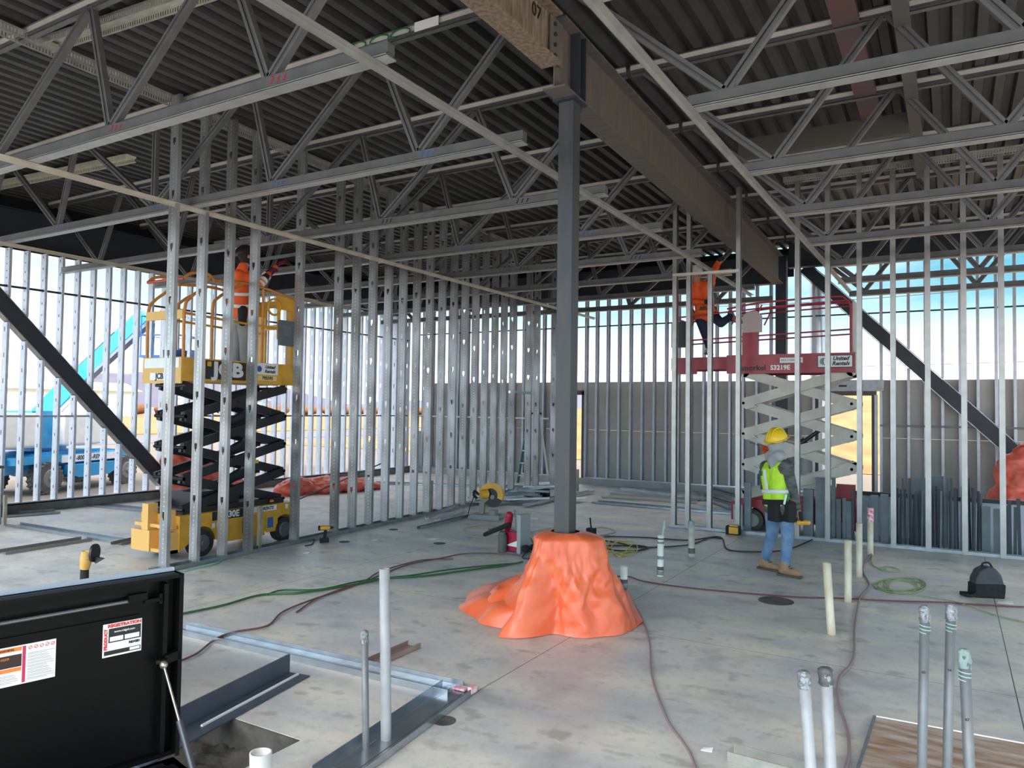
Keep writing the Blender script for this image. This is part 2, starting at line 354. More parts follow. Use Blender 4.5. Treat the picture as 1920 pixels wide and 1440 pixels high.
def knurl_mat():
    """galvanized steel with a row of small chevron dimples up the web"""
    m = bpy.data.materials.new('knurled galvanized stud'); m.use_nodes = True; t = m.node_tree; b = t.nodes['Principled BSDF']
    N = lambda ty: t.nodes.new(ty); L = t.links.new
    def M(op, a, c=None, d=None):
        q = N('ShaderNodeMath'); q.operation = op
        for i, v in enumerate((a, c, d)):
            if v is None: continue
            if isinstance(v, (int, float)): q.inputs[i].default_value = v
            else: L(v, q.inputs[i])
        return q.outputs[0]
    co = N('ShaderNodeTexCoord').outputs['Object']; s = N('ShaderNodeSeparateXYZ'); L(co, s.inputs[0])
    dx = M('ABSOLUTE', M('SUBTRACT', s.outputs[0], .076))
    zz = M('FRACT', M('DIVIDE', M('ADD', s.outputs[2], M('MULTIPLY', dx, .9)), .052))
    inx = M('LESS_THAN', dx, .0105); inz = M('LESS_THAN', zz, .20)
    msk = M('MULTIPLY', inx, inz)
    mpp = N('ShaderNodeMapping'); mpp.inputs['Scale'].default_value = (1, 1, .5); L(co, mpp.inputs[0]); n = N('ShaderNodeTexNoise'); n.noise_dimensions = '4D'; n.inputs['Scale'].default_value = 3.0; n.inputs['Detail'].default_value = 5; L(mpp.outputs[0], n.inputs[0]); oi = N('ShaderNodeObjectInfo'); L(M('MULTIPLY', oi.outputs['Random'], 20.0), n.inputs['W'])
    n2 = N('ShaderNodeTexNoise'); n2.inputs['Scale'].default_value = 34; L(co, n2.inputs[0])
    r = N('ShaderNodeMapRange'); r.inputs[1].default_value = .35; r.inputs[2].default_value = .7; L(n.outputs[0], r.inputs[0])
    x = N('ShaderNodeMix'); x.data_type = 'RGBA'; x.inputs[6].default_value = (.46, .48, .50, 1); x.inputs[7].default_value = (.22, .22, .215, 1); L(r.outputs[0], x.inputs[0])  # uneven reflections of the steel put into the colour as mottling
    y = N('ShaderNodeMix'); y.data_type = 'RGBA'; L(msk, y.inputs[0]); L(x.outputs[2], y.inputs[6]); y.inputs[7].default_value = (.68, .70, .73, 1)
    L(y.outputs[2], b.inputs['Base Color']); b.inputs['Metallic'].default_value = .75
    rr = N('ShaderNodeMapRange'); rr.inputs[3].default_value = .28; rr.inputs[4].default_value = .46; L(n2.outputs[0], rr.inputs[0]); L(rr.outputs[0], b.inputs['Roughness'])
    bp = N('ShaderNodeBump'); bp.inputs['Strength'].default_value = .8; bp.inputs['Distance'].default_value = .004; L(msk, bp.inputs['Height']); L(bp.outputs[0], b.inputs['Normal'])
    return m
KNURL = knurl_mat()
def place(me, name, loc, rz, label, cat, group, sz=1):
    o = bpy.data.objects.new(name, me); col.objects.link(o); o.location = loc; o.rotation_euler.z = rz; o.scale.z = sz
    return tag(o, label, cat, group)
# ---- tall interior wall at the left, running away from the camera
def wallx(Y): return -7.58-(Y-5.35)*.062
SM = [stud_mesh(5.43, .152, .044, h, f, KNURL, 'steel_stud') for h, f in ((.61, .57), (.61, .72), (.61, .66))]
ys = [5.32+.4075*i for i in range(3)]+[6.545]+[7.37, 8.19]+[8.19+.408*i for i in range(1, 15)]
for i, Y in enumerate(ys):
    near = i == 0
    place(SM[i % 3], 'steel_stud', (wallx(Y)-.152, Y, .002), -.06, 'nearest tall punched steel stud, at the camera end of the long interior wall' if near else
          'tall punched steel stud in the long interior wall beside the yellow lift', 'stud', None if near else 'tall studs of the long interior wall')
# door opening, then more studs to the back
for Y in (14.72, 15.15, 16.15, 16.6, 17.0):
    place(SM[1], 'steel_stud', (wallx(Y)-.152, Y, .002), -.06, 'tall punched steel stud past the doorway at the far end of the long interior wall', 'stud', 'far studs of the long interior wall')
def track(name, p0, p1, w_, h_, m, label, cat, up=1, group=None, t=.002, slots=False, parent=None):
    """U track lying along p0-p1, legs up (1) or down (-1)"""
    p0 = Vector(p0); p1 = Vector(p1); b = MB()
    b.bar(p0, p1, w_, t)
    L_ = (p1-p0).length; d = (p1-p0)/L_
    for s_ in (-1, 1):
        if not slots: b.bar(p0, p1, t, h_, du=s_*(w_/2-t/2), dv=up*h_/2)
        else:
            b.bar(p0, p1, t, h_*.3, du=s_*(w_/2-t/2), dv=up*h_*.15)
            b.bar(p0, p1, t, h_*.2, du=s_*(w_/2-t/2), dv=up*h_*.9)
            k = int(L_/.032)
            for i in range(k): b.bar(p0+d*(i*.032), p0+d*(i*.032+.020), t, h_*.52, du=s_*(w_/2-t/2), dv=up*h_*.55)
    o = b.build(name, m, parent)
    if label: tag(o, label, cat, group)
    return o
TRK = mat('slotted track steel', (.55, .55, .49), .45, .55, 8, .12)
track('bottom_track', (wallx(5.2)-.076, 5.2, .003), (wallx(13.9)-.076, 13.9, .003), .158, .05, GALV, 'long bottom track on the slab under the tall interior studs', 'track')
track('bottom_track', (wallx(14.65)-.076, 14.65, .003), (wallx(17.1)-.076, 17.1, .003), .158, .05, GALV, 'short bottom track past the doorway, far end of the long interior wall', 'track')
track('slotted_track', (-7.72, 2.6, 5.47), (-8.2, 13.9, 5.47), .16, .085, TRK, 'slotted deflection track under the roof deck above the long interior wall', 'track', -1, slots=True)
# header of the doorway in that wall
b = MB(); b.bar((wallx(13.85)-.076, 13.9, 2.25), (wallx(14.7)-.076, 14.75, 2.25), .16, .05); tag(b.build('door_header', BRIGHT), 'bright steel header across the doorway at the far end of the long interior wall', 'header')
# ---- interior wall at the right, parallel to the trusses
YR = 11.82
SR = stud_mesh(5.42, .10, .066, 0, 0, mat('pale galvanized stud', (.40, .40, .39), .38, .7, 7, .08), 'steel_stud')
xr = [-3.93, -3.70, -2.90-.0, -2.03]+[-2.03+.4275*i for i in range(1, 7)]+[.535+.4275*i for i in range(1, 8)]
xr = [-3.93, -3.70, -2.905, -2.03, -1.605, -1.18, -.745, -.315, .115, .545, .975, 1.4, 1.83]
for i, X in enumerate(xr):
    L_ = 'slim steel stud in the interior wall in front of the red scissor lift'
    o = place(SR, 'steel_stud', (X, YR+.10, .002), -PI/2, L_ if i > 1 else 'one of two paired studs at the left end of the wall by the red lift', 'stud', 'studs of the wall before the red lift' if i > 1 else 'paired end studs before the red lift')
X3 = -3.35      # this one stops at the header the man in orange holds
place(SR, 'steel_stud', (X3, YR+.10, .002), -PI/2, 'slim stud ending under the short header before the man in the white helmet', 'stud', None, 4.08/5.42)
b = MB(); b.bar((-3.93, YR+.05, 4.11), (-2.86, YR+.05, 4.10), .104, .04); tag(b.build('stud_header', mat('pale header', (.66, .62, .56), .4, .5), ), 'short horizontal steel header across studs at the chest of the worker in the white helmet', 'header')
track('bottom_track', (-3.98, YR+.05, .003), (2.2, YR+.09, .003), .11, .045, GALV, 'bottom track on the slab under the studs before the red scissor lift', 'track')
track('slotted_track', (-2.2, YR+.05, 5.47), (2.6, YR+.05, 5.47), .12, .085, TRK, 'slotted deflection track above the wall by the red lift', 'track', -1, slots=True)
# ---- outside wall on the left
XL = -13.7; ZC = .15
EXTS = mat('pale exterior stud', (.60, .64, .72), .45, .2, 5, .08)  # paler colour stands in for bloom around the backlit studs
SE = stud_mesh(4.33, .152, .041, .61, .45, EXTS, 'steel_stud', slim=True, hh=.11, hw=.022)
def brace_z(Y): return 3.55-(Y-6.37)*1.035       # centre line of the left diagonal brace
k = 0
Y = 2.68
while Y < 17.3:
    zc = brace_z(Y+.02); lo = zc-.21; 
    if 5.5 < Y < 9.25:
        place(SE, 'steel_stud', (XL-.076, Y, ZC), 0, 'short galvanized stud cut off below the diagonal brace in the left outside wall', 'stud', 'cut studs below the left brace', (max(lo, .2)-ZC)/4.33)
        z0 = zc+.21
        place(SE, 'steel_stud', (XL-.076, Y, z0), 0, 'galvanized stud standing on top of the diagonal brace in the left outside wall', 'stud', 'studs above the left brace', (4.48-z0)/4.33)
    else:
        place(SE, 'steel_stud', (XL-.076, Y, ZC), 0, 'full height galvanized stud in the open outside wall at left', 'stud', 'full studs of the left outside wall')
    Y += .291
def sloped(name, m, p0, p1, w_, h_, label, cat):
    b = MB(); b.bar(p0, p1, w_, h_); return tag(b.build(name, m), label, cat)
P0 = Vector((XL+.01, 4.6, brace_z(4.6))); P1 = Vector((XL+.01, 9.55, brace_z(9.55)))
br = empty('diagonal_brace', P1, 0, 'dark steel diagonal brace tube crossing the left outside wall', 'brace')
b = MB(); b.bar(P0-P1, Vector((0, 0, 0)), .15, .24, up=(0, 0, 1)); b.build('brace_tube', DARK, br)
for s_ in (-1, 1):
    b = MB(); b.bar(P0-P1, Vector((0, 0, 0)), .17, .012, dv=s_*.135); b.build('edge_track', GALV, br)
b = MB(); b.box(XL-.09, XL+.09, 2.4, 17.4, ZC, ZC+.02); b.box(XL+.085, XL+.09, 2.4, 17.4, ZC, ZC+.04); tag(b.build('bottom_track', EXTS), 'bottom track on the curb under the left outside wall studs', 'track')
b = MB(); b.box(XL+.02, XL+.05, 2.4, 17.3, 3.815, 3.85); tag(b.build('bridging_channel', DARK), 'thin bridging channel, the upper one, through the left outside wall studs', 'channel')
b = MB(); b.box(XL+.02, XL+.05, 2.4, 7.95, 1.63, 1.66); tag(b.build('bridging_channel', GALV), 'thin bridging channel, the lower one, below the brace in the left outside wall', 'channel')
b = MB(); b.box(XL+.02, XL+.05, 10.2, 17.3, 1.63, 1.66); tag(b.build('bridging_channel', DARK), 'thin lower bridging channel through the left outside wall behind the yellow lift', 'channel')
# ---- back wall
YB = 17.5
SB = stud_mesh(4.95, .152, .05, .61, .42, mat('back wall stud', (.58, .60, .66), .4, .3, 5, .08), 'steel_stud', slim=True)  # base colour lightened to imitate bloom against the bright sky
def braceR(X): return 5.05-(X+2.75)*1.02
X = -13.6; i = 0
while X < 5.2:
    if -2.78 < X < -1.25: X += .305; continue
    if -9.2 < X < -8.0: X += .305; continue
    if -2.9 < X < 1.9:
        zc = braceR(X)
        if zc-.2 > .5: place(SB, 'steel_stud', (X, YB+.076, ZC), -PI/2, 'galvanized back wall stud cut off below the right diagonal brace', 'stud', 'cut studs below the right brace', (zc-.19-ZC)/5.0)
        if zc+.2 < 5: place(SB, 'steel_stud', (X, YB+.076, max(zc+.19, ZC)), -PI/2, 'galvanized back wall stud standing above the right diagonal brace', 'stud', 'studs above the right brace', (5.15-max(zc+.19, ZC))/5.0)
    else:
        place(SB, 'steel_stud', (X, YB+.076, ZC), -PI/2, 'full height galvanized stud of the open back wall', 'stud', 'full studs of the back wall')
    X += .305
for X in (-2.62, -2.50, -1.40, -1.30):
    place(SB, 'steel_stud', (X, YB+.076, ZC), -PI/2, 'jamb stud beside the door opening behind the red lift', 'stud', 'jamb studs of the right door opening', 1 if X in (-2.62, -1.30) else .43)
for X in (-9.08, -8.10): place(SB, 'steel_stud', (X, YB+.076, ZC), -PI/2, 'jamb stud of the left door opening behind the dark column', 'stud', 'jamb studs of the left door opening')
for X0_, X1_ in ((-13.6, -9.05), (-8.1, -2.6), (-1.35, 5.3)):
    b = MB(); b.box(X0_, X1_, YB-.08, YB+.08, ZC, ZC+.035); tag(b.build('bottom_track', BRIGHT), {-13.6: 'bright bottom track under the back wall left of the dark column', -8.1: 'bright bottom track under the back wall between the two door openings', -1.35: 'bright bottom track under the back wall at the far right'}[X0_], 'track')
b = MB(); b.box(-13.6, 5.3, YB-.03, YB+.0, 4.0, 4.03); tag(b.build('bridging_channel', DARK), 'thin horizontal bridging channel high across the back wall studs', 'channel')
b = MB(); b.box(-13.6, -9.1, YB-.09, YB-.06, 1.62, 1.66); tag(b.build('bridging_channel', BRIGHT), 'bright bridging channel low across the back wall left of the column', 'channel')
b = MB(); b.box(-1.3, 1.6, YB-.09, YB-.06, 1.62, 1.66); tag(b.build('bridging_channel', BAR), 'grey bridging channel low across the back wall at the right', 'channel')
# sheathing boards, two rows with a thin open joint between
b = MB()
for (xa, xb) in ((-12.95, -9.08), (-8.10, -2.62), (-1.28, 6.5)):
    for (za, zb) in ((ZC, 1.373), (1.377, 2.60)): b.box(xa, xb, YB+.085, YB+.10, za, zb)
b.box(-13.5, -12.95, YB+.085, YB+.10, ZC, 1.20)
b.box(-9.08, -8.1, YB+.085, YB+.10, 2.38, 2.60)
struct(b.build('wall_back', GYP))
# right door opening: header box, frame
d = MB(); d.box(-2.80, -1.22, YB-.10, YB+.10, 2.36, 2.60); o = d.build('door_header', GALV); tag(o, 'steel box header over the door opening behind the red lift', 'header')
d = MB(); d.box(-2.09, -1.93, YB-.105, YB-.10, 2.45, 2.49); q = d.build('slot', BLK, o)
FR = mat('dark bronze frame', (.11, .095, .085), .6)
d = MB(); d.box(-2.60, -2.50, YB-.02, YB+.13, ZC, 2.36); d.box(-1.46, -1.37, YB-.02, YB+.13, ZC, 2.36); d.box(-2.50, -1.46, YB-.02, YB+.13, 2.27, 2.36); struct(d.build('door_1', FR))
d = MB(); d.box(-9.0, -8.92, YB-.02, YB+.13, ZC, 2.36); d.box(-8.2, -8.12, YB-.02, YB+.13, ZC, 2.36); d.box(-9.0, -8.12, YB-.02, YB+.13, 2.27, 2.38); struct(d.build('door_2', FR))
# right brace
P0 = Vector((-2.78, YB-.12, braceR(-2.78))); P1 = Vector((2.1, YB-.12, braceR(2.1)))
br = empty('diagonal_brace', P1, 0, 'dark steel diagonal brace tube crossing the back wall at the right', 'brace')
b = MB(); b.bar(P0-P1, Vector((0, 0, 0)), .15, .25, up=(0, 0, 1)); b.build('brace_tube', DARK, br)
for s_ in (-1, 1):
    b = MB(); b.bar(P0-P1, Vector((0, 0, 0)), .17, .014, dv=s_*.14); b.build('edge_track', GALV, br)
# ============================================================= roof: deck, beams, trusses
ZD = 5.52
def deck():
    """ribbed steel deck, ribs running away from the camera"""
    b = MB(); x = -15.2; t = .003; pit = .203; h = .075
    prof = []
    while x < 8.2:
        prof += [(x, ZD), (x+.085, ZD), (x+.107, ZD+h), (x+.181, ZD+h)]; x += pit
    vs = [(p, -2.2, z) for p, z in prof]+[(p, 17.3, z) for p, z in prof]; n = len(prof)
    b.add(vs, [(i, n+i, n+i+1, i+1) for i in range(n-1)])
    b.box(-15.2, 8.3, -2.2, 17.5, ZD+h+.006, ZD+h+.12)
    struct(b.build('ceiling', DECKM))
deck()
BLKP = mat('dark navy sheathing', (.006, .008, .014), .8, 0, 2, .1)
def ibeam(b, p0, p1, z0, z1, fw, tf=.016, tw=.012):
    p0 = Vector((p0[0], p0[1], 0)); p1 = Vector((p1[0], p1[1], 0)); zz = Vector((0, 0, 1))
    b.bar(p0+zz*(z0+tf/2), p1+zz*(z0+tf/2), fw, tf); b.bar(p0+zz*(z1-tf/2), p1+zz*(z1-tf/2), fw, tf)
    b.bar(p0+zz*(z0+z1)/2, p1+zz*(z0+z1)/2, tw, z1-z0-2*tf)
ZB0, ZB1 = 4.63, 5.24
bm = empty('steel_beam', (-2.92, 5.6, ZB0), 0, 'long dark weathered steel beam running from the near column to the back wall', 'beam')
b = MB(); ibeam(b, (0, .0), (-.27, 11.0), 0, ZB1-ZB0, .215); b.build('beam_body', RUST, bm)
b = MB()
for s_ in (-1, 1): b.box(s_*.055-.047, s_*.055+.047, .30, .312, .016, .594); b.box(s_*.055-.047, s_*.055+.047, .42, .432, .016, .594)
b.build('stiffener_plate', DARK, bm)
b = MB(); b.box(.02, .032, -.13, .1, .20, .58); b.build('splice_plate', RUST, bm)
for k in range(4):
    b = MB(); b.cyl((.032, -.06, .25+k*.09), (.052, -.06, .25+k*.09), .017, n=6); b.build('bolt', DARK, bm)
bt = empty('steel_beam', (-2.92, 5.58, ZB0+.17), 0, 'tan rusty steel beam spliced above the column, nearest the camera', 'beam')
b = MB(); ibeam(b, (0, -6.8), (0, -.02), 0, ZB1-ZB0-.17, .20); b.build('beam_body', RUSTL, bt)
text('07', .16, LET_K, bt, (.012, -.32, .33), (PI/2, 0, PI/2))
cl = empty('steel_column', (-2.93, 5.93, 0), 0, 'dark grey square steel column wrapped at its foot by an orange tarp', 'column')
b = MB(); b.box(-.071, .071, -.071, .071, .0, ZB0-.02); b.build('column_shaft', mat('dark column steel', (.045, .055, .07), .45, .1, 4, 0, (.075, .068, .06), stretch=(3, 3, .6)), cl)
b = MB(); b.box(-.11, .11, -.12, .14, ZB0-.02, ZB0); b.build('cap_plate', DARK, cl)
b = MB(); b.box(-.14, .14, -.14, .14, 0, .02); b.build('base_plate', DARK, cl)
c2 = empty('steel_column', (-3.2, 17.05, 0), 0, 'dark steel column at the back wall under the far end of the long beam', 'column')
b = MB(); b.box(-.11, .11, -.11, .11, 0, 5.3); b.build('column_shaft', DARK, c2)
b = MB(); b.box(-.14, .14, -.13, .13, 5.3, 5.32); b.build('cap_plate', DARK, c2)
def simple_beam(p0, p1, z0, z1, fw, lb, m=DARK):
    o = Vector((p0[0], p0[1], z0)); b = MB(); e = empty('steel_beam', o, 0, lb, 'beam')
    ibeam(b, (0, 0), (p1[0]-p0[0], p1[1]-p0[1]), 0, z1-z0, fw); b.build('beam_body', m, e)
simple_beam((-14.05, -1.2), (-14.05, 17), 4.60, ZB1, .2, 'dark edge beam along the top of the left outside wall')
simple_beam((-14.0, 17.1), (-3.3, 17.1), 4.72, ZB1+.1, .2, 'dark edge beam along the top of the back wall left of the long beam')
simple_beam((-3.0, 16.75), (8.2, 16.75), 4.98, ZB1+.25, .2, 'dark edge beam along the top of the back wall right of the long beam')
b = MB(); b.box(-14.4, -14.34, -1.2, 17.6, 4.6, 5.55); struct(b.build('wall_left', BLKP))
b = MB(); b.box(-14.2, -3.0, 17.33, 17.37, 4.9, 5.53); b.box(-3.0, 8.2, 17.33, 17.37, 5.22, 5.53); struct(b.build('trim_3', BLKP))
# column at left corner and studs packs
for (x, y, lb) in ((-13.95, 16.95, 'dark steel column at the far left corner of the building'),):
    c = empty('steel_column', (x, y, 0), 0, lb, 'column'); b = MB(); b.box(-.1, .1, -.1, .1, 0, 4.6); b.build('column_shaft', DARK, c)
TY = [1.98, 3.76, 5.55, 7.33, 9.10, 10.86, 12.6, 14.3, 15.95]
ORD = ['overhead', 'nearest', 'second', 'third', 'fourth', 'fifth', 'sixth', 'seventh', 'farthest']
ZC0 = 4.175
CHT = mat('lit tone top flange', (.66, .63, .57), .5, .1, 3, 0, (.50, .50, .50))  # lit look of the top chords put into a paler colour
CHL = mat('highlight tone chord flange', (.44, .44, .42), .4, .4, 8, .1)  # paler lip colour imitates highlight lines along the chord edges
def chord_bottom(parent, x0, x1, z):
    b = MB(); b.bar((x0, 0, z+.070), (x1, 0, z+.070), .072, .075); b.bar((x0, 0, z+.022), (x1, 0, z+.022), .05, .026); b.bar((x0, 0, z+.106), (x1, 0, z+.106), .080, .006)
    o = b.build('bottom_chord', TRUSS, parent)
    b = MB(); b.bar((x0, 0, z+.006), (x1, 0, z+.006), .105, .010); b.bar((x0, -.0505, z+.012), (x1, -.0505, z+.012), .004, .014); b.build('lit_chord_flange', CHL, o)
    return o
def chord_top(parent, x0, x1, z):
    b = MB(); b.bar((x0, 0, z-.045), (x1, 0, z-.045), .05, .09); b.bar((x0, 0, z-.088), (x1, 0, z-.088), .085, .006); b.bar((x0, 0, z-.004), (x1, 0, z-.004), .09, .008)
    b.bar((x0, 0, z-.105), (x1, 0, z-.105), .055, .004)
    o = b.build('top_chord', TRUSS, parent)
    b = MB(); b.bar((x0, -.029, z-.028), (x1, -.029, z-.028), .008, .050); b.build('lit_chord_flange', CHT, o)  # added strip, its pale colour imitates light along the chord
    return o
def web(parent, x0, x1, z0=ZC0+.09, z1=ZD-.07):
    b = MB()
    for s_ in (-1, 1): b.bar((x0, 0, z0), (x1, 0, z1), .030, .052, up=(0, 1, 0), du=s_*.0225); b.bar((x0, 0, z0), (x1, 0, z1), .006, .060, up=(0, 1, 0), du=s_*.0105)
    b.bar((x0, 0, z0), (x1, 0, z1), .016, .02, up=(0, 1, 0), dv=0)
    return b.build('web_member', TRUSS, parent)
def marks(parent, x, m, seed):
    random.seed(seed); b = MB()
    for k in range(3):
        for j in range(2 if k else 3): b.bar((x+k*.065+.010*j, -.0375, ZC0+.050+j*.024), (x+k*.065+.028+.010*j, -.0375, ZC0+.064+j*.024), .0015, .014)
    b.build('paint_mark', m, parent)
TOPX = [-13.85, -11.9, -10.05, -8.35, -6.65, -4.85, -3.05]
BOTX = [-14.5, -12.5, -10.45, -8.35, -6.3, -4.32]
for i, Y in enumerate(TY):
    if Y > 17: break
    t = empty('roof_truss', (0, Y, 0), 0, f'steel roof truss left of the long beam, {ORD[i]} one counting away from the camera', 'truss', None)
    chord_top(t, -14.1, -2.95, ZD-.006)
    xl = -13.6
    chord_bottom(t, xl, -3.17, ZC0)
    for bx, tx in ((-8.35, -8.35), (-8.35, -6.65), (-8.35, -10.05), (-6.3, -6.65), (-6.3, -4.85), (-4.32, -4.85), (-4.32, -3.12), (-10.45, -10.05), (-10.45, -11.9), (-12.5, -11.9), (-12.5, -13.85)):
        web(t, bx, tx)
    for k, bx in enumerate((-12.5, -10.45, -8.35, -6.3, -4.32)): marks(t, bx+.05, [REDPAINT, REDPAINT, LET_B, LET_K, LET_B, LET_K, LET_B, LET_B, LET_K][i], k)
    t = empty('roof_truss', (0, Y, 0), 0, f'steel roof truss right of the long beam, {ORD[i]} one counting away from the camera', 'truss', None)
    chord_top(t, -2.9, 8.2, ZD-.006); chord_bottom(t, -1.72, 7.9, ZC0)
    bx = -1.45; n = 0
    web(t, bx, -2.75, z1=ZD-.1)
    while bx < 6:
        web(t, bx, bx+.92); web(t, bx+1.85, bx+.98); bx += 1.85
# bridging angles under the bottom chords
def bridging(X0_, X1_, y0, y1, lb, m):
    e = empty('bridging_angle', (X0_, y0, ZC0-.002), 0, lb, 'bridging'); d = Vector((X1_-X0_, y1-y0, 0)); b = MB()
    b.bar((0, 0, -.003), d+Vector((0, 0, -.003)), .05, .005); b.bar((0, 0, -.025), d+Vector((0, 0, -.025)), .005, .05, du=-.024); b.build('angle_leg', m, e)
BRD = mat('pale bridging angle', (.62, .58, .49), .45, .35, 5, .1)
BRD2 = mat('silver bridging angle', (.42, .42, .39), .42, .55, 5, .1)
bridging(-3.26, -3.34, -1.2, 14.9, 'pale bridging angle under truss chords, just left of the long beam', BRD2)
bridging(-1.74, -1.62, -1.2, 15.2, 'pale bridging angle under truss chords, just right of the long beam', BRD2)
bridging(-7.56, -7.62, -1.2, 17.0, 'pale bridging angle under truss chords in the middle of the left bay', BRD)
bridging(-11.4, -12.0, -1.2, 13.0, 'pale bridging angle under truss chords toward the left outside wall', BRD)
# deflection tracks under the deck
track('slotted_track', (-7.8, 3.95, 5.49), (-3.5, 4.25, 5.49), .16, .085, TRK, 'slotted deflection track crossing between the two nearest left trusses', 'track', -1, slots=True)
track('slotted_track', (-13.8, 6.15, 5.47), (-10.2, 6.4, 5.47), .16, .085, mat('pale slotted track', (.66, .65, .52), .45, .4, 8, .1), 'pale slotted track with a cut open end near the left outside wall', 'track', -1, slots=True)
track('slotted_track', (-3.45, 1.0, 5.49), (-3.45, 6.6, 5.49), .12, .085, TRK, 'slotted track left of the tan beam beside its web', 'track', -1, slots=True)
track('slotted_track', (-2.4, 4.9, 5.49), (4.0, 4.9, 5.49), .12, .085, TRK, 'slotted track right of the tan beam under the deck', 'track', -1, slots=True)
# vertical duct blocking pieces hanging in the right bay
b = MB(); b.box(-.92, -.70, 4.6, 10.6, 5.42, 5.48); tag(b.build('roof_blocking', mat('dull red patch steel', (.10, .085, .08), .6, .2, 2, 0, (.16, .06, .06))), 'flat steel blocking strip under the deck between the right trusses', 'blocking')
b = MB(); b.box(-.42, -.30, 5.2, 12.2, 5.30, 5.46); tag(b.build('roof_blocking', mat('dark blocking steel', (.09, .08, .07), .6)), 'dark channel hung under the deck in the right bay, running away', 'blocking')
b = MB(); b.box(-2.4, -.42, 9.85, 9.97, 5.20, 5.45); tag(b.build('roof_blocking', mat('dark blocking steel', (.05, .05, .05), .6)), 'dark cross channel hung under the deck right of the long beam', 'blocking')
tg = MB(); tg.box(0, .28, -.003, .0, 0, .09); o = tg.build('paper_tag', PAPER); o.location = (-4.35, 5.49, 5.42); tag(o, 'white printed paper tag stuck on the truss top chord near the tan beam', 'tag')
b = MB()
for k, (dx_, w_) in enumerate(((0, .03), (.09, .1), (.36, .12), (.62, .12))):
    b.tube([(dx_+w_*math.cos(a), 0, .02+.04*math.sin(a)) for a in [x_*PI/6-.6 for x_ in range(10)]], .008, 5)
o = b.build('painted_numbers', GREENPAINT); o.location = (-5.15, 5.50, 5.44); tag(o, 'green spray painted marks on the second left truss top chord', 'marking')
# ============================================================= scissor lifts
def wheel(parent, x, y, r, w_, mt, hub, name='wheel', side=-1, lugs=0):
    e = MB(); e.cyl((x, y-w_/2, r), (x, y+w_/2, r), r, n=28)
    if lugs:
        for k in range(lugs):
            a = 2*PI*k/lugs; c = Vector((x+math.cos(a)*r*.99, y, r+math.sin(a)*r*.99)); tn = Vector((-math.sin(a), 0, math.cos(a)))
            for s_ in (-1, 1): e.bar(c+Vector((0, s_*w_*.05, 0))-tn*.02, c+Vector((0, s_*w_*.5, 0))+tn*.05*1, .055, .06, up=(math.cos(a), 0, math.sin(a)))
    o = e.build(name, mt, parent)
    h = MB(); yy = y+side*w_/2
    h.cyl((x, yy+side*.001, r), (x, yy+side*.014, r), r*.62, r*.55, n=24); h.cyl((x, yy+side*.014, r), (x, yy+side*.04, r), r*.2, r*.17, n=14)
    for k in range(6):
        a = 2*PI*k/6; h.cyl((x+math.cos(a)*r*.38, yy+side*.013, r+math.sin(a)*r*.38), (x+math.cos(a)*r*.38, yy+side*.026, r+math.sin(a)*r*.38), .011, n=6)
    h.build('hub', hub, o)
    return o
def scissor(parent, x0, x1, z0, z1, n, hw, m, arm=(.04, .11), joints=None, name='scissor_arm', pointy=False):
    dz = (z1-z0)/n
    for i in range(n):
        a, c = z0+i*dz, z0+(i+1)*dz
        for (za, zb, off) in ((a, c, 0), (c, a, 1)):
            b = MB()
            for s_ in (-1, 1):
                y = s_*(hw-off*.055)
                b.bar((x0, y, za), (x1, y, zb), arm[0], arm[1])
                if pointy: b.cyl((x0, y-arm[0]*.5, za), (x0, y+arm[0]*.5, za), arm[1]*.5, n=14); b.cyl((x1, y-arm[0]*.5, zb), (x1, y+arm[0]*.5, zb), arm[1]*.5, n=14)
            xm = (x0+x1)/2; zm = (za+zb)/2
            b.cyl((x0, -hw-.03, za), (x0, hw+.03, za), .022, n=12); b.cyl((x1, -hw-.03, zb), (x1, hw+.03, zb), .022, n=12)
            if off: b.cyl((xm, -hw-.03, zm), (xm, hw+.03, zm), .022, n=12)
            b.build(name, m, parent)
        if pointy:      # gusset plates on the elbows
            for x in (x0, x1):
                sg = 1 if x == x1 else -1
                if i < n-1:
                  for s_ in (-1, 1): b = MB(); b.prism([(-.22*sg, -.055), (-.05*sg, -.10), (.10*sg, -.03), (.10*sg, .03), (-.05*sg, .10), (-.22*sg, .055), (-.12*sg, 0)], (x, s_*hw-.025, c), (1, 0, 0), (0, 0, 1), (0, .05, 0)); b.build('elbow_plate', m, parent)
J = empty('scissor_lift', (-8.42, 6.70, 0), PI/2, 'yellow scissor lift with black scissor arms raised behind the tall studs', 'lift')
# chassis with wheel arches
def arch_profile(x0, x1, z0, z1, wx, r):
    p = [(x0, z0)]
    for w_ in wx:
        if w_-r <= x0: p = []
        for k in range(11):
            a = PI-PI*k/10; p.append((min(x1, max(x0, w_+r*math.cos(a))), z0+max(0, r*math.sin(a)+.08)))
    if p[-1][0] < x1: p.append((x1, z0))
    return p+[(x1, z1), (x0, z1)]
b = MB(); b.prism(arch_profile(-.90, .92, .10, .53, (-.58, .75), .19), (0, -.38, 0), (1, 0, 0), (0, 0, 1), (0, .76, 0)); b.build('chassis', YEL, J)
b = MB(); b.box(-.25, .40, -.386, -.380, .13, .42); b.box(.0, .02, -.39, -.386, .13, .42); b.box(.42, .62, -.388, -.38, .16, .40); b.build('side_door', YEL, J)
b = MB(); b.box(.02, .13, -.3915, -.386, .20, .40); b.build('control_recess', BLK, J)
for x in (-.58, .75):
    wheel(J, x, -.33, .165, .12, RUBB, mat('grey hub', (.12, .12, .13), .6)); wheel(J, x, .33, .165, .12, RUBB, MATS['grey hub'], side=1)
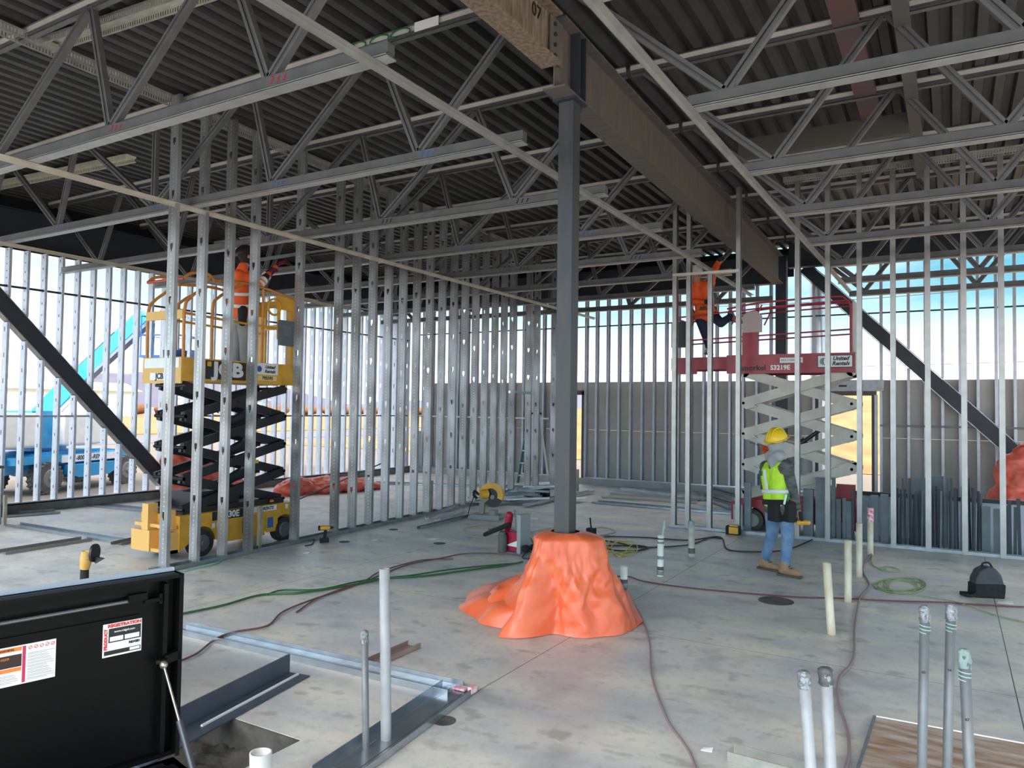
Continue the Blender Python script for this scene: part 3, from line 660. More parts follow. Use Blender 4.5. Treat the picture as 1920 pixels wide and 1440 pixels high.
b = MB(); b.box(-1.04, -.90, -.36, -.22, .09, .34); b.box(-1.04, -.90, .0, .36, .09, .34); b.box(-1.02, -.90, -.36, .36, .09, .13); b.box(-1.03, -.90, .05, .17, .34, .66); b.box(-1.03, -.90, -.30, -.18, .36, .60); b.box(-1.0, -.92, -.36, .36, .38, .42); b.build('ladder_bracket', mat('faded yellow paint', (.72, .42, .12), .5), J)
b = MB(); b.sphere((.55, -.34, .56), .032, 12, z0=0); b.build('beacon', mat('orange beacon', (.9, .22, .03), .3), J)
text('S1930E', .115, LET_W, J, (-.20, -.3885, .475), FRONT, bold=.004, label='white model lettering on the yellow chassis')
b = MB(); b.box(-.44, .05, -.384, -.3805, .42, .53); b.build('decal_panel', BLK, J)
b = MB(); b.box(.20, .60, -.384, -.381, .45, .52); b.build('decal_label', WHITE, J); text('UR-RENTS', .062, LET_K, J, (.40, -.3855, .485), FRONT, bold=.002, shear=.2)
b = MB()
for x, z in ((-.42, .36), (-.35, .365), (-.28, .37), (.78, .48), (.86, .48)): b.box(x-.022, x+.022, -.3865, -.3815, z-.03, z+.03)
b.build('decal_label', WHITE, J)
b = MB(); b.box(.44, .54, -.391, -.388, .22, .36); b.build('decal_label', LET_B, J)
b = MB(); b.box(-.8, .8, -.30, .30, .53, .60); b.box(-.6, .1, -.22, .22, .60, .78); b.build('lift_frame', BLK, J)
scissor(J, -.80, .80, .58, 2.12, 4, .27, BLK, arm=(.05, .115))
b = MB()
for i, z in enumerate((.97, 1.35, 1.74)):
    b.bar((-.1, 0, z-.18), (.55, 0, z+.1), .10, .10)
b.build('lift_cylinder', mat('dark cylinder', (.03, .035, .045), .35, .2), J)
for x, z in ((.25, 1.10), (-.27, .98)):
    b = MB(); b.box(x, x+.09, -.302, -.298, z, z+.045); b.build('warning_label', mat('yellow label', (.75, .5, .05), .6), J)
# platform
b = MB(); b.box(-.92, .86, -.38, .38, 2.17, 2.23); b.box(-.92, .86, -.385, -.37, 2.17, 2.46); b.box(-.92, .86, .37, .385, 2.17, 2.46); b.box(.845, .86, -.38, .38, 2.17, 2.46); b.build('platform', YEL, J)
b = MB(); b.box(-.94, -.92, -.38, .38, 2.14, 2.46); b.build('platform_end', mat('faded yellow paint', (.7, .4, .1), .5), J)
b = MB(); b.box(-.60, .02, -.3895, -.385, 2.205, 2.44); b.build('sign_panel', BLK, J)
text('JCB', .245, LET_W, J, (-.26, -.391, 2.325), FRONT, bold=.012, width=.50, label='large white maker lettering on black panel')
b = MB(); b.box(-.58, -.52, -.3915, -.39, 2.365, 2.425); b.build('logo_square', YEL, J)
b = MB(); b.box(.20, .56, -.3895, -.385, 2.30, 2.455); b.build('sign_panel', WHITE, J)
text('United', .062, LET_K, J, (.42, -.391, 2.405), FRONT, bold=.002, shear=.25); text('Rentals', .062, LET_K, J, (.42, -.391, 2.345), FRONT, bold=.002, shear=.25)
b = MB(); b.cyl((.235, -.392, 2.375), (.235, -.390, 2.375), .042, n=20); b.build('logo_disc', LET_B, J)
b = MB(); b.box(.22, .54, -.3895, -.385, 2.22, 2.285); b.build('sign_panel', mat('pale yellow label', (.8, .62, .25), .5), J)
text('795595', .062, LET_K, J, (.38, -.391, 2.252), FRONT, bold=.002)
END = (PI/2, 0, -PI/2)
b = MB(); b.box(-.945, -.94, -.34, .34, 2.33, 2.45); b.box(-.945, -.94, -.16, .22, 2.18, 2.27); b.build('sign_panel', WHITE, J)
text('JCB', .10, LET_K, J, (-.947, .03, 2.225), END, bold=.004)
def rail(parent, pts, r, m, name='guard_rail', n=8): b = MB(); b.tube(pts, r, n); return b.build(name, m, parent)
for s_ in (-1, 1):
    y = s_*.36
    rail(J, smooth_path([(-.50, y, 3.46), (.0, y, 3.50), (.45, y, 3.46), (.86, y, 3.38)], 3), .019, ORNR)
    rail(J, [(-.50, y, 2.98), (.84, y, 2.94)], .016, YEL)
    rail(J, smooth_path([(-.50, y, 2.46), (-.50, y, 3.10), (-.42, y, 3.25), (-.22, y, 3.38), (-.05, y, 3.49)], 4), .02, ORNR)
    rail(J, [(.30, y, 2.46), (.30, y, 3.46)], .018, ORNR)
    rail(J, smooth_path([(-.90, y, 2.46), (-.90, y, 3.05), (-.82, y, 3.20), (-.66, y, 3.34), (-.56, y, 3.48)], 4), .02, ORNR)
    rail(J, smooth_path([(-.92, y, 3.42), (-.82, y, 3.50), (-.6, y, 3.53), (-.48, y, 3.46)], 4), .019, ORNR)
    rail(J, [(-.92, y, 3.00), (-.4, y, 2.98)], .016, ORNR)
rail(J, [(-.92, -.36, 3.42), (-.92, .36, 3.42)], .019, mat('dull red rail', (.42, .06, .05), .5))
b = MB(); b.box(-.93, -.91, -.36, .36, 2.93, 3.04); b.build('mid_panel', mat('faded yellow paint', (.7, .4, .1), .5), J)
# end panel with openings, and the grey box
b = MB()
b.box(.86, .885, .22, .38, 2.46, 3.40); b.box(.86, .885, -.38, -.20, 2.46, 3.40); b.box(.86, .885, -.20, .22, 2.98, 3.05); b.box(.86, .885, -.2, .22, 3.30, 3.40)
b.box(.40, .86, .365, .378, 3.18, 3.38); b.box(.52, .86, -.372, -.360, 3.22, 3.40); b.box(.80, .86, -.372, -.36, 2.46, 3.22); b.box(.55, .60, -.372, -.36, 2.8, 3.22)
b.build('end_panel', YEL, J)
b = MB(); b.tube(smooth_path([(.48+.11*math.cos(a), -.375, 3.24+.11*math.sin(a)) for a in [x_*PI/5 for x_ in range(11)]], 2), .016, 6); b.build('control_ring', YEL, J)
gb = MB(); gb.box(.56, .82, -.43, -.373, 2.72, 3.07); o = gb.build('manual_box', mat('grey plastic box', (.12, .145, .18), .5), J)
gb = MB(); gb.box(.60, .74, -.437, -.43, 2.86, 3.0); gb.build('box_lid_panel', mat('grey plastic lid', (.15, .175, .21), .5), o)
bk = empty('bucket', (-8.62, 6.08, 2.235), 0, 'blue bucket standing on the yellow lift platform', 'bucket'); b = MB(); b.cyl((0, 0, 0), (0, 0, .34), .12, .145, 20); b.build('bucket_body', mat('blue bucket plastic', (.02, .06, .25), .4), bk)
b = MB(); b.cyl((0, 0, .2), (0, 0, .24), .14, .141, 20); b.build('bucket_band', WHITE, bk)
# ------------------------------------------------------------- red lift
SL = empty('scissor_lift', (-2.10, 12.62, 0), 0, 'red scissor lift with cream scissor arms raised behind the slim studs', 'lift')
b = MB(); b.prism(arch_profile(-.88, .88, .10, .50, (-.64, .62), .20), (0, -.40, 0), (1, 0, 0), (0, 0, 1), (0, .80, 0)); b.build('chassis', RED, SL)
b = MB(); b.box(.60, .86, -.42, -.36, .5, .82); b.build('step_bracket', mat('dark red paint', (.3, .02, .03), .45), SL)
b = MB(); b.box(-.98, -.88, -.35, .35, .15, .45); b.build('end_bumper', MATS['dark red paint'], SL)
for x in (-.64, .62):
    wheel(SL, x, -.33, .17, .13, TYREG, mat('pale hub', (.38, .37, .35), .6)); wheel(SL, x, .33, .17, .13, TYREG, MATS['pale hub'], side=1)
b = MB(); b.box(-.8, .82, -.30, .30, .50, .56); b.build('lift_frame', mat('dark red paint', (.3, .02, .03), .45), SL)
scissor(SL, -.80, .80, .55, 2.52, 4, .29, CREAM, arm=(.045, .15), pointy=True)
b = MB(); b.cyl((-.35, 0, 1.10), (.1, 0, 1.45), .055, n=16); b.cyl((.1, 0, 1.45), (.42, 0, 1.70), .03, n=12); b.build('lift_cylinder', BLK, SL)
text('www.', .07, LET_K, SL, (-.62, -.325, 1.38), (PI/2, .28, 0))
b = MB(); b.box(-1.05, .86, -.39, .39, 2.53, 2.57); b.box(-1.05, .86, -.40, -.385, 2.50, 2.80); b.box(-1.05, .86, .385, .40, 2.50, 2.80); b.box(.845, .86, -.39, .39, 2.50, 2.80); b.build('platform', RED, SL)
b = MB(); b.box(-1.98, -1.0, -.34, .34, 2.60, 2.63); b.box(-1.98, -1.0, -.36, -.34, 2.58, 2.78); b.box(-1.98, -1.0, .34, .36, 2.58, 2.78); b.box(-1.99, -1.97, -.35, .35, 2.58, 2.78); b.box(-1.98, -1.55, -.362, -.34, 2.50, 2.58); b.build('extension_deck', RED, SL)
text('snorkel', .125, LET_K, SL, (-.62, -.404, 2.585), FRONT, bold=.003, label='black maker lettering low on the red platform side'); text('S3219E', .10, LET_W, SL, (-.215, -.404, 2.585), FRONT, bold=.003)
b = MB(); b.box(-.22, .12, -.405, -.401, 2.66, 2.74); b.build('sign_panel', WHITE, SL); text('REN 212006AAH', .042, LET_K, SL, (-.05, -.4065, 2.70), FRONT)
b = MB(); b.box(.34, .82, -.405, -.401, 2.585, 2.755); b.build('sign_panel', WHITE, SL)
b = MB(); b.box(.33, .83, -.4035, -.4005, 2.575, 2.765); b.build('sign_border', LET_K, SL)
text('United', .082, LET_K, SL, (.66, -.407, 2.71), FRONT, bold=.003, shear=.25); text('Rentals', .082, LET_K, SL, (.66, -.407, 2.635), FRONT, bold=.003, shear=.25)
b = MB(); b.cyl((.46, -.4085, 2.67), (.46, -.4065, 2.67), .055, n=24); b.build('logo_disc', LET_B, SL)
b = MB(); b.cyl((.42, -.4075, 2.67), (.42, -.4055, 2.67), .055, n=24); b.build('logo_disc', mat('grey logo', (.25, .28, .3), .5), SL)
b = MB(); b.sphere((.44, -.409, 2.67), .03, 14, sx=.7, sy=.05, sz=1.5); b.build('logo_disc', WHITE, SL)
RR = mat('red rail paint', (.40, .04, .07), .45)
for s_ in (-1, 1):
    y = s_*.37
    rail(SL, smooth_path([(-1.05, y, 3.56), (-.5, y, 3.63), (.55, y, 3.66), (.72, y, 3.62), (.80, y, 3.50), (.80, y, 3.3)], 4), .016, RR)
    rail(SL, [(-1.95, y*.9, 3.46), (-.3, y*.9, 3.56), (.8, y*.9, 3.60)], .013, RR)
    rail(SL, [(-1.95, y*.9, 3.06), (.8, y, 3.15)], .013, RR)
    rail(SL, [(-1.95, y*.9, 2.78), (-1.95, y*.9, 3.46)], .015, RR); rail(SL, [(.80, y, 2.80), (.80, y, 3.50)], .02, RR)
    rail(SL, [(-.98, y, 3.30), (-.80, y, 3.58)], .013, RR); rail(SL, [(-.62, y, 3.35), (-.5, y, 3.6)], .013, RR)
rail(SL, [(-1.96, -.33, 3.46), (-1.96, .33, 3.46)], .016, RR); rail(SL, [(-1.96, -.33, 3.06), (-1.96, .33, 3.06)], .013, RR)
b = MB(); b.box(-.80, -.56, -.385, -.355, 2.80, 3.18); b.build('control_post', RED, SL)
b = MB(); b.prism([(-.80, 3.16), (-.50, 3.16), (-.50, 3.42), (-.58, 3.50), (-.72, 3.50), (-.80, 3.42)], (0, -.39, 0), (1, 0, 0), (0, 0, 1), (0, .04, 0)); b.build('control_plate', mat('grey pink plate', (.42, .34, .34), .5), SL)
b = MB()
for yy in (-.25, -.05, .15, .33): b.tube(smooth_path([(.82, yy-.07, 2.8), (.82, yy-.07, 3.5), (.82, yy, 3.6), (.82, yy+.06, 3.5), (.82, yy+.06, 2.8)], 4), .014, 6)
b.build('entry_gate', mat('grey white gate', (.55, .55, .55), .5), SL)
b = MB(); b.box(.86, .875, -.37, .30, 2.50, 2.78); b.build('sign_panel', WHITE, SL)
b = MB(); b.box(-1.97, -1.72, -.42, -.36, 2.95, 3.38); b.build('manual_box', BLK, SL)
# ============================================================= boom lift outside
GA = math.radians(111)
G = empty('boom_lift', (-20.02, 10.9, -.32), GA, 'blue boom lift on big lugged tyres parked outside the left wall, boom raised', 'boom lift')
def lw(p):          # world point to the lift's own axes
    d = Vector(p)-Vector((-20.02, 10.9, -.32)); return Vector((d.x*math.cos(GA)+d.y*math.sin(GA), -d.x*math.sin(GA)+d.y*math.cos(GA), d.z))
for x in (-1.37, 1.37):
    for y, sd in ((-.75, -1), (.75, 1)): wheel(G, x, y, .375, .32, TYREG, mat('grey rim', (.2, .2, .2), .5), side=sd, lugs=20)
b = MB(); b.prism([(-2.4, .50), (-1.6, .62), (-.9, .35), (1.0, .35), (1.7, .62), (1.9, .7), (1.9, .88), (.9, 1.0), (-1.2, 1.0), (-2.4, .86)], (0, -.56, 0), (1, 0, 0), (0, 0, 1), (0, 1.12, 0)); b.build('chassis', BLUE, G)
b = MB(); b.prism([(-.80, .66), (-.75, .42), (-.5, .34), (.6, .34), (.85, .45), (.9, .66)], (0, -.95, 0), (1, 0, 0), (0, 0, 1), (0, .39, 0)); b.box(-2.3, 1.2, -.78, -.56, .74, .92); b.build('side_skirt', BLUE, G)
b = MB(); b.box(-.9, 1.0, -.80, -.781, .72, .90); b.build('sign_panel', WHITE, G); text('1-800-UR-RENTS', .16, LET_K, G, (.05, -.803, .81), FRONT, bold=.003, shear=.15)
b = MB(); b.cyl((-.6, 0, .98), (-.6, 0, 1.15), .5, n=24); b.build('turret', BLUE, G)
b = MB(); b.box(-2.95, -1.55, -.75, .75, 1.12, 1.95); o = remesh(b.build('engine_cover', WHITE, G), .05, 8)
b = MB(); b.box(-.80, .55, -.75, .75, 1.12, 1.95); o = remesh(b.build('engine_cover', WHITE, G), .05, 8)
b = MB(); b.box(-1.5, -.85, -.45, .45, 1.05, 2.0); b.box(-1.52, -.9, -.6, -.45, 1.1, 1.4); b.box(-1.4, -1.1, -.55, -.45, 1.4, 1.9); b.build('boom_mount', BLUE, G)
BBL = mat('bright blue boom', (.03, .42, .62), .4)
Pa, Pb, Pc, Pd = Vector((-21.05, 10.9, 1.50)), Vector((-20.0, 11.45, 2.75)), Vector((-19.2, 11.85, 3.62)), Vector((-18.55, 12.2, 4.25))
b = MB(); b.bar(lw(Pa), lw(Pb), .34, .48); b.build('boom_base', BLUE, G)
b = MB(); b.bar(lw(Pa.lerp(Pb, .7)), lw(Pd), .24, .34, dv=.02); b.build('boom_middle', BBL, G)
b = MB(); b.bar(lw(Pb.lerp(Pc, -.2)), lw(Pd), .26, .08, dv=-.22)
b.build('boom_underside', mat('grey boom track', (.16, .20, .28), .5), G)
b = MB(); b.bar(lw(Pb.lerp(Pc, -.2)), lw(Pd), .03, .03, dv=.30, du=-.1); b.build('cable_track', MATS['grey boom track'], G)
b = MB(); b.bar(lw(Pb.lerp(Pc, -.3)), lw(Pc), .05, .07, dv=.22, du=-.08); b.build('cable_carrier', BLKJ_ if 'BLKJ_' in globals() else BLK, G)
b = MB(); b.cyl(lw((-20.75, 10.95, 1.4)), lw((-20.0, 11.4, 2.3)), .05, n=12); b.build('lift_cylinder', mat('silver rod', (.6, .6, .6), .3, .7), G)
BK = mat('dark blue basket', (.02, .10, .30), .45)
q = lw((-18.0, 12.45, 3.1)); bx, by, bz = q
b = MB(); b.box(bx-.35, bx+.75, by-.55, by+.55, bz, bz+.07); b.box(bx-.35, bx+.75, by-.56, by-.54, bz, bz+.25); b.build('basket_floor', BK, G)
for z in (bz+.6, bz+1.1):
    b = MB(); b.tube([(bx-.33, by-.53, z), (bx+.73, by-.53, z), (bx+.73, by+.53, z), (bx-.33, by+.53, z), (bx-.33, by-.53, z)], .022, 6); b.build('basket_rail', BK, G)
for x in (bx-.33, bx+.2, bx+.73):
    for y in (by-.53, by+.53): b = MB(); b.cyl((x, y, bz+.05), (x, y, bz+1.1), .018, n=6); b.build('basket_post', BK, G)
BASK = Vector((-18.1, 12.6, 3.17))
# stack of sheets on dunnage at the left edge
st = empty('sheet_stack', (-12.95, 5.75, 0), 0, 'stack of white foam sheets at the left edge beside the curb', 'stack')
b = MB()
for k in range(12): b.box(-.5, .28, -.75, .20, .10+k*.052, .146+k*.052)
b.build('foam_sheet', mat('lilac white foam', (.72, .74, .86), .7), st, )
b = MB(); b.box(-.5, .30, -.75, -.6, 0, .1); b.box(-.5, .30, .0, .15, 0, .1); b.build('dunnage', WOOD, st)
tb = empty('work_table', (-12.62, 5.75, 0), 0, 'thin legged metal work table with a dark wooden top at the left edge', 'table')
b = MB(); b.box(-.9, .02, -.9, .26, .86, .90); b.build('table_top', mat('dark plywood top', (.10, .08, .07), .7), tb)
for x, y in ((0, .24), (-.85, .24), (0, -.85)): b = MB(); b.cyl((x, y, 0), (x, y, .86), .012, n=8); b.build('table_leg', EMT, tb)
# ============================================================= people
def hand(b, wr, d, nrm, sgn=1, curl=.5, k=1.0):
    """palm + four fingers + thumb; d = direction wrist to knuckles, nrm = back of the hand"""
    d = Vector(d).normalized(); nrm = Vector(nrm); nrm = (nrm-d*nrm.dot(d)).normalized(); s_ = d.cross(nrm)*sgn; wr = Vector(wr)
    for t in (-1, 0, 1): b.cap(wr+s_*t*.018*k+d*.01, wr+d*.085*k+s_*t*.028*k, .017*k, .015*k, 8)
    for i, L_ in enumerate((.072, .080, .075, .060)):
        p = wr+d*.088*k+s_*(-.033+.022*i)*k; q = p+(d*math.cos(curl)-nrm*math.sin(curl))*L_*.5*k; r = q+(d*math.cos(curl*2.2)-nrm*math.sin(curl*2.2))*L_*.5*k
        b.cap(p, q, .0092*k, .0086*k, 8); b.cap(q, r, .0086*k, .0075*k, 8)
    p = wr+d*.025*k-s_*.03*k; q = p+(d*.6-s_*.8-nrm*.3).normalized()*.035*k; r = q+(d*.85-s_*.2-nrm*.5).normalized()*.03*k
    b.cap(p, q, .012*k, .0105*k, 8); b.cap(q, r, .0105*k, .009*k, 8)
def person(loc, Jn, face, look, label, top, pants, boots, helmet, glove=None, rest=None, vest=None, hood=None, skin=SKIN, brim=True, toes=None, sleeve=None, up=None, vox=.009, tscale=1.0):
    """Jn: world joints hipL hipR kneeL kneeR ankL ankR shL shR elL elR wrL wrR neck head; face = chest direction; look = head direction"""
    root = empty('person', loc, 0, label, 'person'); O = Vector(loc)
    j = {k_: Vector(v)-O for k_, v in Jn.items()}; face = Vector(face).normalized(); look = Vector(look).normalized()
    hip = (j['hipL']+j['hipR'])/2; sh = (j['shL']+j['shR'])/2; waist = hip.lerp(sh, .42)
    side = (j['shR']-j['shL']).normalized()
    hp = j['head']; upv = (hp-j['neck']).normalized(); rt = look.cross(upv).normalized(); upv = rt.cross(look)
    def torso(b, g):
        b.cap(j['hipL'], j['hipR'], .105+g, .105+g); 
        for s_ in (-1, 1):
            b.cap(hip+side*s_*.07, waist+side*s_*.065, .10+g, .092+g); b.cap(waist+side*s_*.065, sh-Vector((0, 0, .10))+side*s_*.085, .095+g, .105+g)
            b.cap(sh-Vector((0, 0, .10))+side*s_*.085, (j['shR'] if s_ > 0 else j['shL'])-Vector((0, 0, .02)), .10+g, .068+g)
        b.cap(sh-Vector((0, 0, .06)), j['neck'], .085+g, .055+g)
    b = MB(); torso(b, -.012)
    for s_ in 'LR':
        b.cap(j['sh'+s_], j['el'+s_], .048, .038); b.cap(j['el'+s_], j['wr'+s_], .038, .026)
        b.cap(j['hip'+s_], j['knee'+s_], .078, .052); b.cap(j['knee'+s_], j['ank'+s_], .052, .038)
        d = (j['wr'+s_]-j['el'+s_]); 
        if not glove: hand(b, j['wr'+s_], d, rest.get('n'+s_, face) if rest else face, 1 if s_ == 'R' else -1, .55)
        tdir = Vector(toes[s_] if toes else face).normalized(); b.cap(j['ank'+s_]-Vector((0, 0, .02)), j['ank'+s_]+tdir*.12-Vector((0, 0, .05)), .036, .03)
    b.cap(j['neck']-upv*.03, hp-upv*.05, .052, .055)
    rot = Matrix((look, -rt, upv)).transposed()         # local x=look, y=left, z=up
    P = lambda x, y, z: hp+rot @ Vector((x, y, z))
    b.sphere(hp+upv*.015, .1, 18, sx=.98, sy=.78, sz=1.12, rot=rot)
    b.sphere(P(.035, 0, -.06), .062, 12, sx=.95, sy=.85, sz=.95, rot=rot)       # jaw
    b.cap(P(.092, 0, .012), P(.112, 0, -.022), .010, .015, 8)                 # nose
    b.cap(P(.086, -.03, .026), P(.086, .03, .026), .011, .011, 8)             # brow
    b.cap(P(.086, -.018, -.058), P(.086, .018, -.058), .009, .009, 8)         # lips
    for s_ in (-1, 1): b.sphere(P(-.005, s_*.08, -.005), .028, 10, sx=.7, sy=.35, sz=1.1, rot=rot)
    remesh(b.build('body', skin, root), vox, 2)
    for s_ in (-1, 1):
        e = MB(); e.sphere(P(.084, s_*.031, .008), .0125, 10); eo = e.build('eye', WHITE, root)
        e = MB(); e.sphere(P(.0945, s_*.031, .008), .0055, 8); e.build('pupil', BLK, eo)
    hb = MB(); hb.sphere(hp+upv*.022-look*.012, .104, 16, sx=.98, sy=.82, sz=1.1, rot=rot, z0=-.55); remesh(hb.build('hair', mat('dark hair', (.02, .015, .012), .8), root), .012, 2)
    # jacket
    b = MB(); torso(b, .012)
    for s_ in 'LR':
        e_ = j['el'+s_]; wv = j['wr'+s_]
        b.cap(j['sh'+s_], e_, .066*tscale, .058*tscale); b.cap(e_, e_.lerp(wv, .93), .056*tscale, .042*tscale)
    for k_ in range(10):
        a = k_*1.3; b.sphere(waist.lerp(sh, (k_ % 4)/5)+side*.09*math.sin(a)+face*.07*math.cos(a), .055, 8)
    remesh(b.build('jacket', top, root), .013, 3)
    if sleeve:
        for s_ in 'LR':
            e_ = j['el'+s_]; wv = j['wr'+s_]; b = MB(); b.cap(e_.lerp(wv, .45), wv, .056, .036, 12); remesh(b.build('dark_sleeve', sleeve, root), .012, 2)
    # trousers
    b = MB(); b.cap(j['hipL'], j['hipR'], .112, .112); b.cap(hip+side*.05+Vector((0, 0, .06)), hip-side*.05+Vector((0, 0, .06)), .105, .105)
    for s_ in 'LR':
        kn = j['knee'+s_]; an = j['ank'+s_]
        b.cap(j['hip'+s_], kn, .098, .072); b.cap(kn, an+(kn-an)*.12, .072, .056)
        b.sphere(an+(kn-an)*.2, .064, 10); b.sphere(kn.lerp(j['hip'+s_], .2), .078, 10)
    remesh(b.build('trousers', pants, root), .012, 3)
    for s_ in 'LR':
        an = j['ank'+s_]; td = Vector(toes[s_] if toes else face).normalized(); gz_ = Vector(toes['u'+s_]) if toes and 'u'+s_ in toes else Vector((0, 0, 1))
        o = MB(); o.cap(an+gz_*.05, an-gz_*.03, .052, .05); o.cap(an-gz_*.035-td*.03, an-gz_*.045+td*.14, .046, .042); o.sphere(an-gz_*.045+td*.165, .044, 12, sz=.85)
        q = remesh(o.build('boot', boots, root), .01, 2)
        o = MB(); cc = an-gz_*.085; sd = td.cross(gz_)
        o.bar(cc-td*.075, cc+td*.20, .088, .024, up=gz_); o.build('boot_sole', mat('boot sole', (.10, .08, .06), .8), q)
        o = MB()
        for k_ in range(4): o.bar(an+td*(.06+k_*.022)+gz_*(.02-k_*.017)-sd*.025, an+td*(.06+k_*.022)+gz_*(.02-k_*.017)+sd*.025, .006, .006, up=gz_)
        o.build('boot_lace', BLK, q)
        if glove:
            g_ = MB(); hand(g_, j['wr'+s_], j['wr'+s_]-j['el'+s_], rest.get('n'+s_, face) if rest else face, 1 if s_ == 'R' else -1, rest.get('curl', .7) if rest else .7, 1.12)
            g_.cap(j['wr'+s_].lerp(j['el'+s_], .18), j['wr'+s_], .034, .032, 10); remesh(g_.build('glove', glove, root), .0055, 1)
    # helmet
    if helmet:
        b = MB(); b.sphere(hp+upv*.045, .128, 24, sx=1.08, sy=.92, sz=.98, rot=rot, z0=0)
        h = b.build('hard_hat', helmet, root)
        b = MB(); n = 28; vs = []
        for rr, dz in ((1.0, 0), (1.13, -.006)):
            for k_ in range(n):
                a = 2*PI*k_/n; fr = 1.0+(.16 if rr > 1 and math.cos(a) > .2 else 0)*math.cos(a)
                vs.append(hp+upv*(.047+dz)+rot @ Vector((math.cos(a)*.138*rr*fr, math.sin(a)*.118*rr, 0)))
        vs += [v-upv*.006 for v in vs[:2*n]]
        f = [(k_, (k_+1) % n, n+(k_+1) % n, n+k_) for k_ in range(n)]
        f += [(2*n+k_, 3*n+k_, 3*n+(k_+1) % n, 2*n+(k_+1) % n) for k_ in range(n)]+[(n+k_, n+(k_+1) % n, 3*n+(k_+1) % n, 3*n+k_) for k_ in range(n)]
        b.add(vs, f, False); b.build('hat_brim', helmet, h)
        b = MB()
        for t in (-.03, 0, .03): b.tube([hp+upv*.045+rot @ Vector((.139*math.cos(a), t, .127*math.sin(a))) for a in [x_*PI/10+.1 for x_ in range(10)]], .007, 6)
        b.build('hat_ridge', helmet, h)
    if hood:
        b = MB(); b.cap(j['neck']-look*.045-side*.07, j['neck']-look*.045+side*.07, .075, .075); b.sphere(hp-look*.03-upv*.03, .115, 14, sx=.8, sy=.85, sz=.95, rot=rot)
        b.cap(j['neck']-look*.09-upv*.03, j['neck']-look*.115-upv*.15, .07, .03); b.cap(j['neck']-side*.10-upv*.02, j['neck']+side*.10-upv*.02, .05, .05); b.cap(j['neck']-upv*.02, hp-upv*.06-look*.02, .082, .075); remesh(b.build('hood', hood, root), .012, 3)
    if vest:
        vm, st_ = vest
        b = MB(); g_ = .034
        for s_ in (-1, 1):
            b.cap(hip+Vector((0, 0, .06))+side*s_*.07, waist+side*s_*.068, .10+g_, .092+g_); b.cap(waist+side*s_*.068, sh-Vector((0, 0, .10))+side*s_*.075, .092+g_, .098+g_)
            b.cap(sh-Vector((0, 0, .10))+side*s_*.075, sh+side*s_*.11-Vector((0, 0, .03)), .09+g_, .05+g_)
        vo = remesh(b.build('safety_vest', vm, root), .012, 3)
    return root, j, O
HV = mat('hi-vis orange jacket', (.95, .13, .02), .7, 0, 5, .12, bump=.5, bscale=12)
HVG = mat('hi-vis yellow vest', (.55, .88, .03), .6, 0, 6, .08, bump=.4, bscale=14)
REF = mat('reflective tape', (.78, .78, .74), .4)
JEAN = mat('blue denim', (.09, .18, .33), .8, 0, 7, 0, (.20, .30, .44), bump=.4, bscale=20)
TAN = mat('tan leather boot', (.42, .25, .14), .7, 0, 9, .15)
NAVY = mat('navy work trousers', (.012, .025, .06), .8, 0, 6, .1, bump=.4)
GREYP = mat('pale grey trousers', (.36, .36, .35), .8, 0, 6, .1, bump=.4)
PLAID = mat('dark plaid flannel', (.045, .055, .05), .85, 0, 9, 0, (.14, .15, .15), stretch=(1, 1, 3))
GREYH = mat('grey cotton hood', (.36, .36, .37), .9, 0, 8, .1, bump=.4, bscale=20)
BLKJ = mat('black cloth', (.012, .012, .015), .85)
def ring(name, m, root, a, b_, rx, hh, c, side, fwd, thick=.012, n=28):
    """band around the torso"""
    b = MB(); vs = []
    for z in (-hh, hh):
        for rr in (1, 1+thick/rx):
            for k in range(n):
                t = 2*PI*k/n; vs.append(c+side*math.cos(t)*a*rr+fwd*math.sin(t)*b_*rr+Vector((0, 0, z)))
    f = []
    for k in range(n):
        q = (k+1) % n; f += [(n+k, n+q, 3*n+q, 3*n+k), (k, 2*n+k, 2*n+q, q), (2*n+k, 3*n+k, 3*n+q, 2*n+q), (k, q, n+q, n+k)]
    b.add(vs, f, True); return b.build(name, m, root)
# ---- worker on the slab, seen from behind, yellow helmet
def W(px, py, Y): v = gy(px, py, Y); return (v.x, v.y, v.z)
Yw = 9.22
jn = dict(hipL=W(1449, 950, Yw+.07), hipR=W(1472, 952, Yw-.06), kneeL=W(1448, 998, Yw+.10), kneeR=W(1477, 1004, Yw-.06), ankL=W(1433, 1053, Yw+.12), ankR=W(1471, 1062, Yw-.13),
          shL=W(1436, 873, Yw+.13), shR=W(1475, 872, Yw-.10), elL=W(1434, 914, Yw+.22), elR=W(1486, 915, Yw-.14), wrL=W(1456, 938, Yw+.28), wrR=W(1496, 955, Yw-.08), neck=W(1457, 853, Yw), head=W(1457, 829, Yw))
# put the ankles exactly one boot above the floor
for k_ in ('ankL', 'ankR'): jn[k_] = (jn[k_][0], jn[k_][1], .098)
root, j, O = person((-1.78, 9.2, 0), jn, (.62, .78, 0), (.42, .86, .30), 'person in yellow hard hat, lime vest and blue jeans standing on the slab', PLAID, JEAN, TAN,
    mat('yellow hard hat', (.86, .56, .02), .35), glove=mat('tan work glove', (.22, .18, .14), .8), rest={'nL': (0, 1, .3), 'nR': (.9, -.3, .1), 'curl': .8}, vest=(HVG, REF), hood=GREYH, toes={'L': (.92, -.35, 0), 'R': (.93, -.22, 0)})
sd = (j['shR']-j['shL']).normalized(); fw = Vector((0, 0, 1)).cross(sd)
hip = (j['hipL']+j['hipR'])/2; sh = (j['shL']+j['shR'])/2
ring('reflective_band', REF, root, .208, .142, .2, .024, hip.lerp(sh, .38), sd, fw)
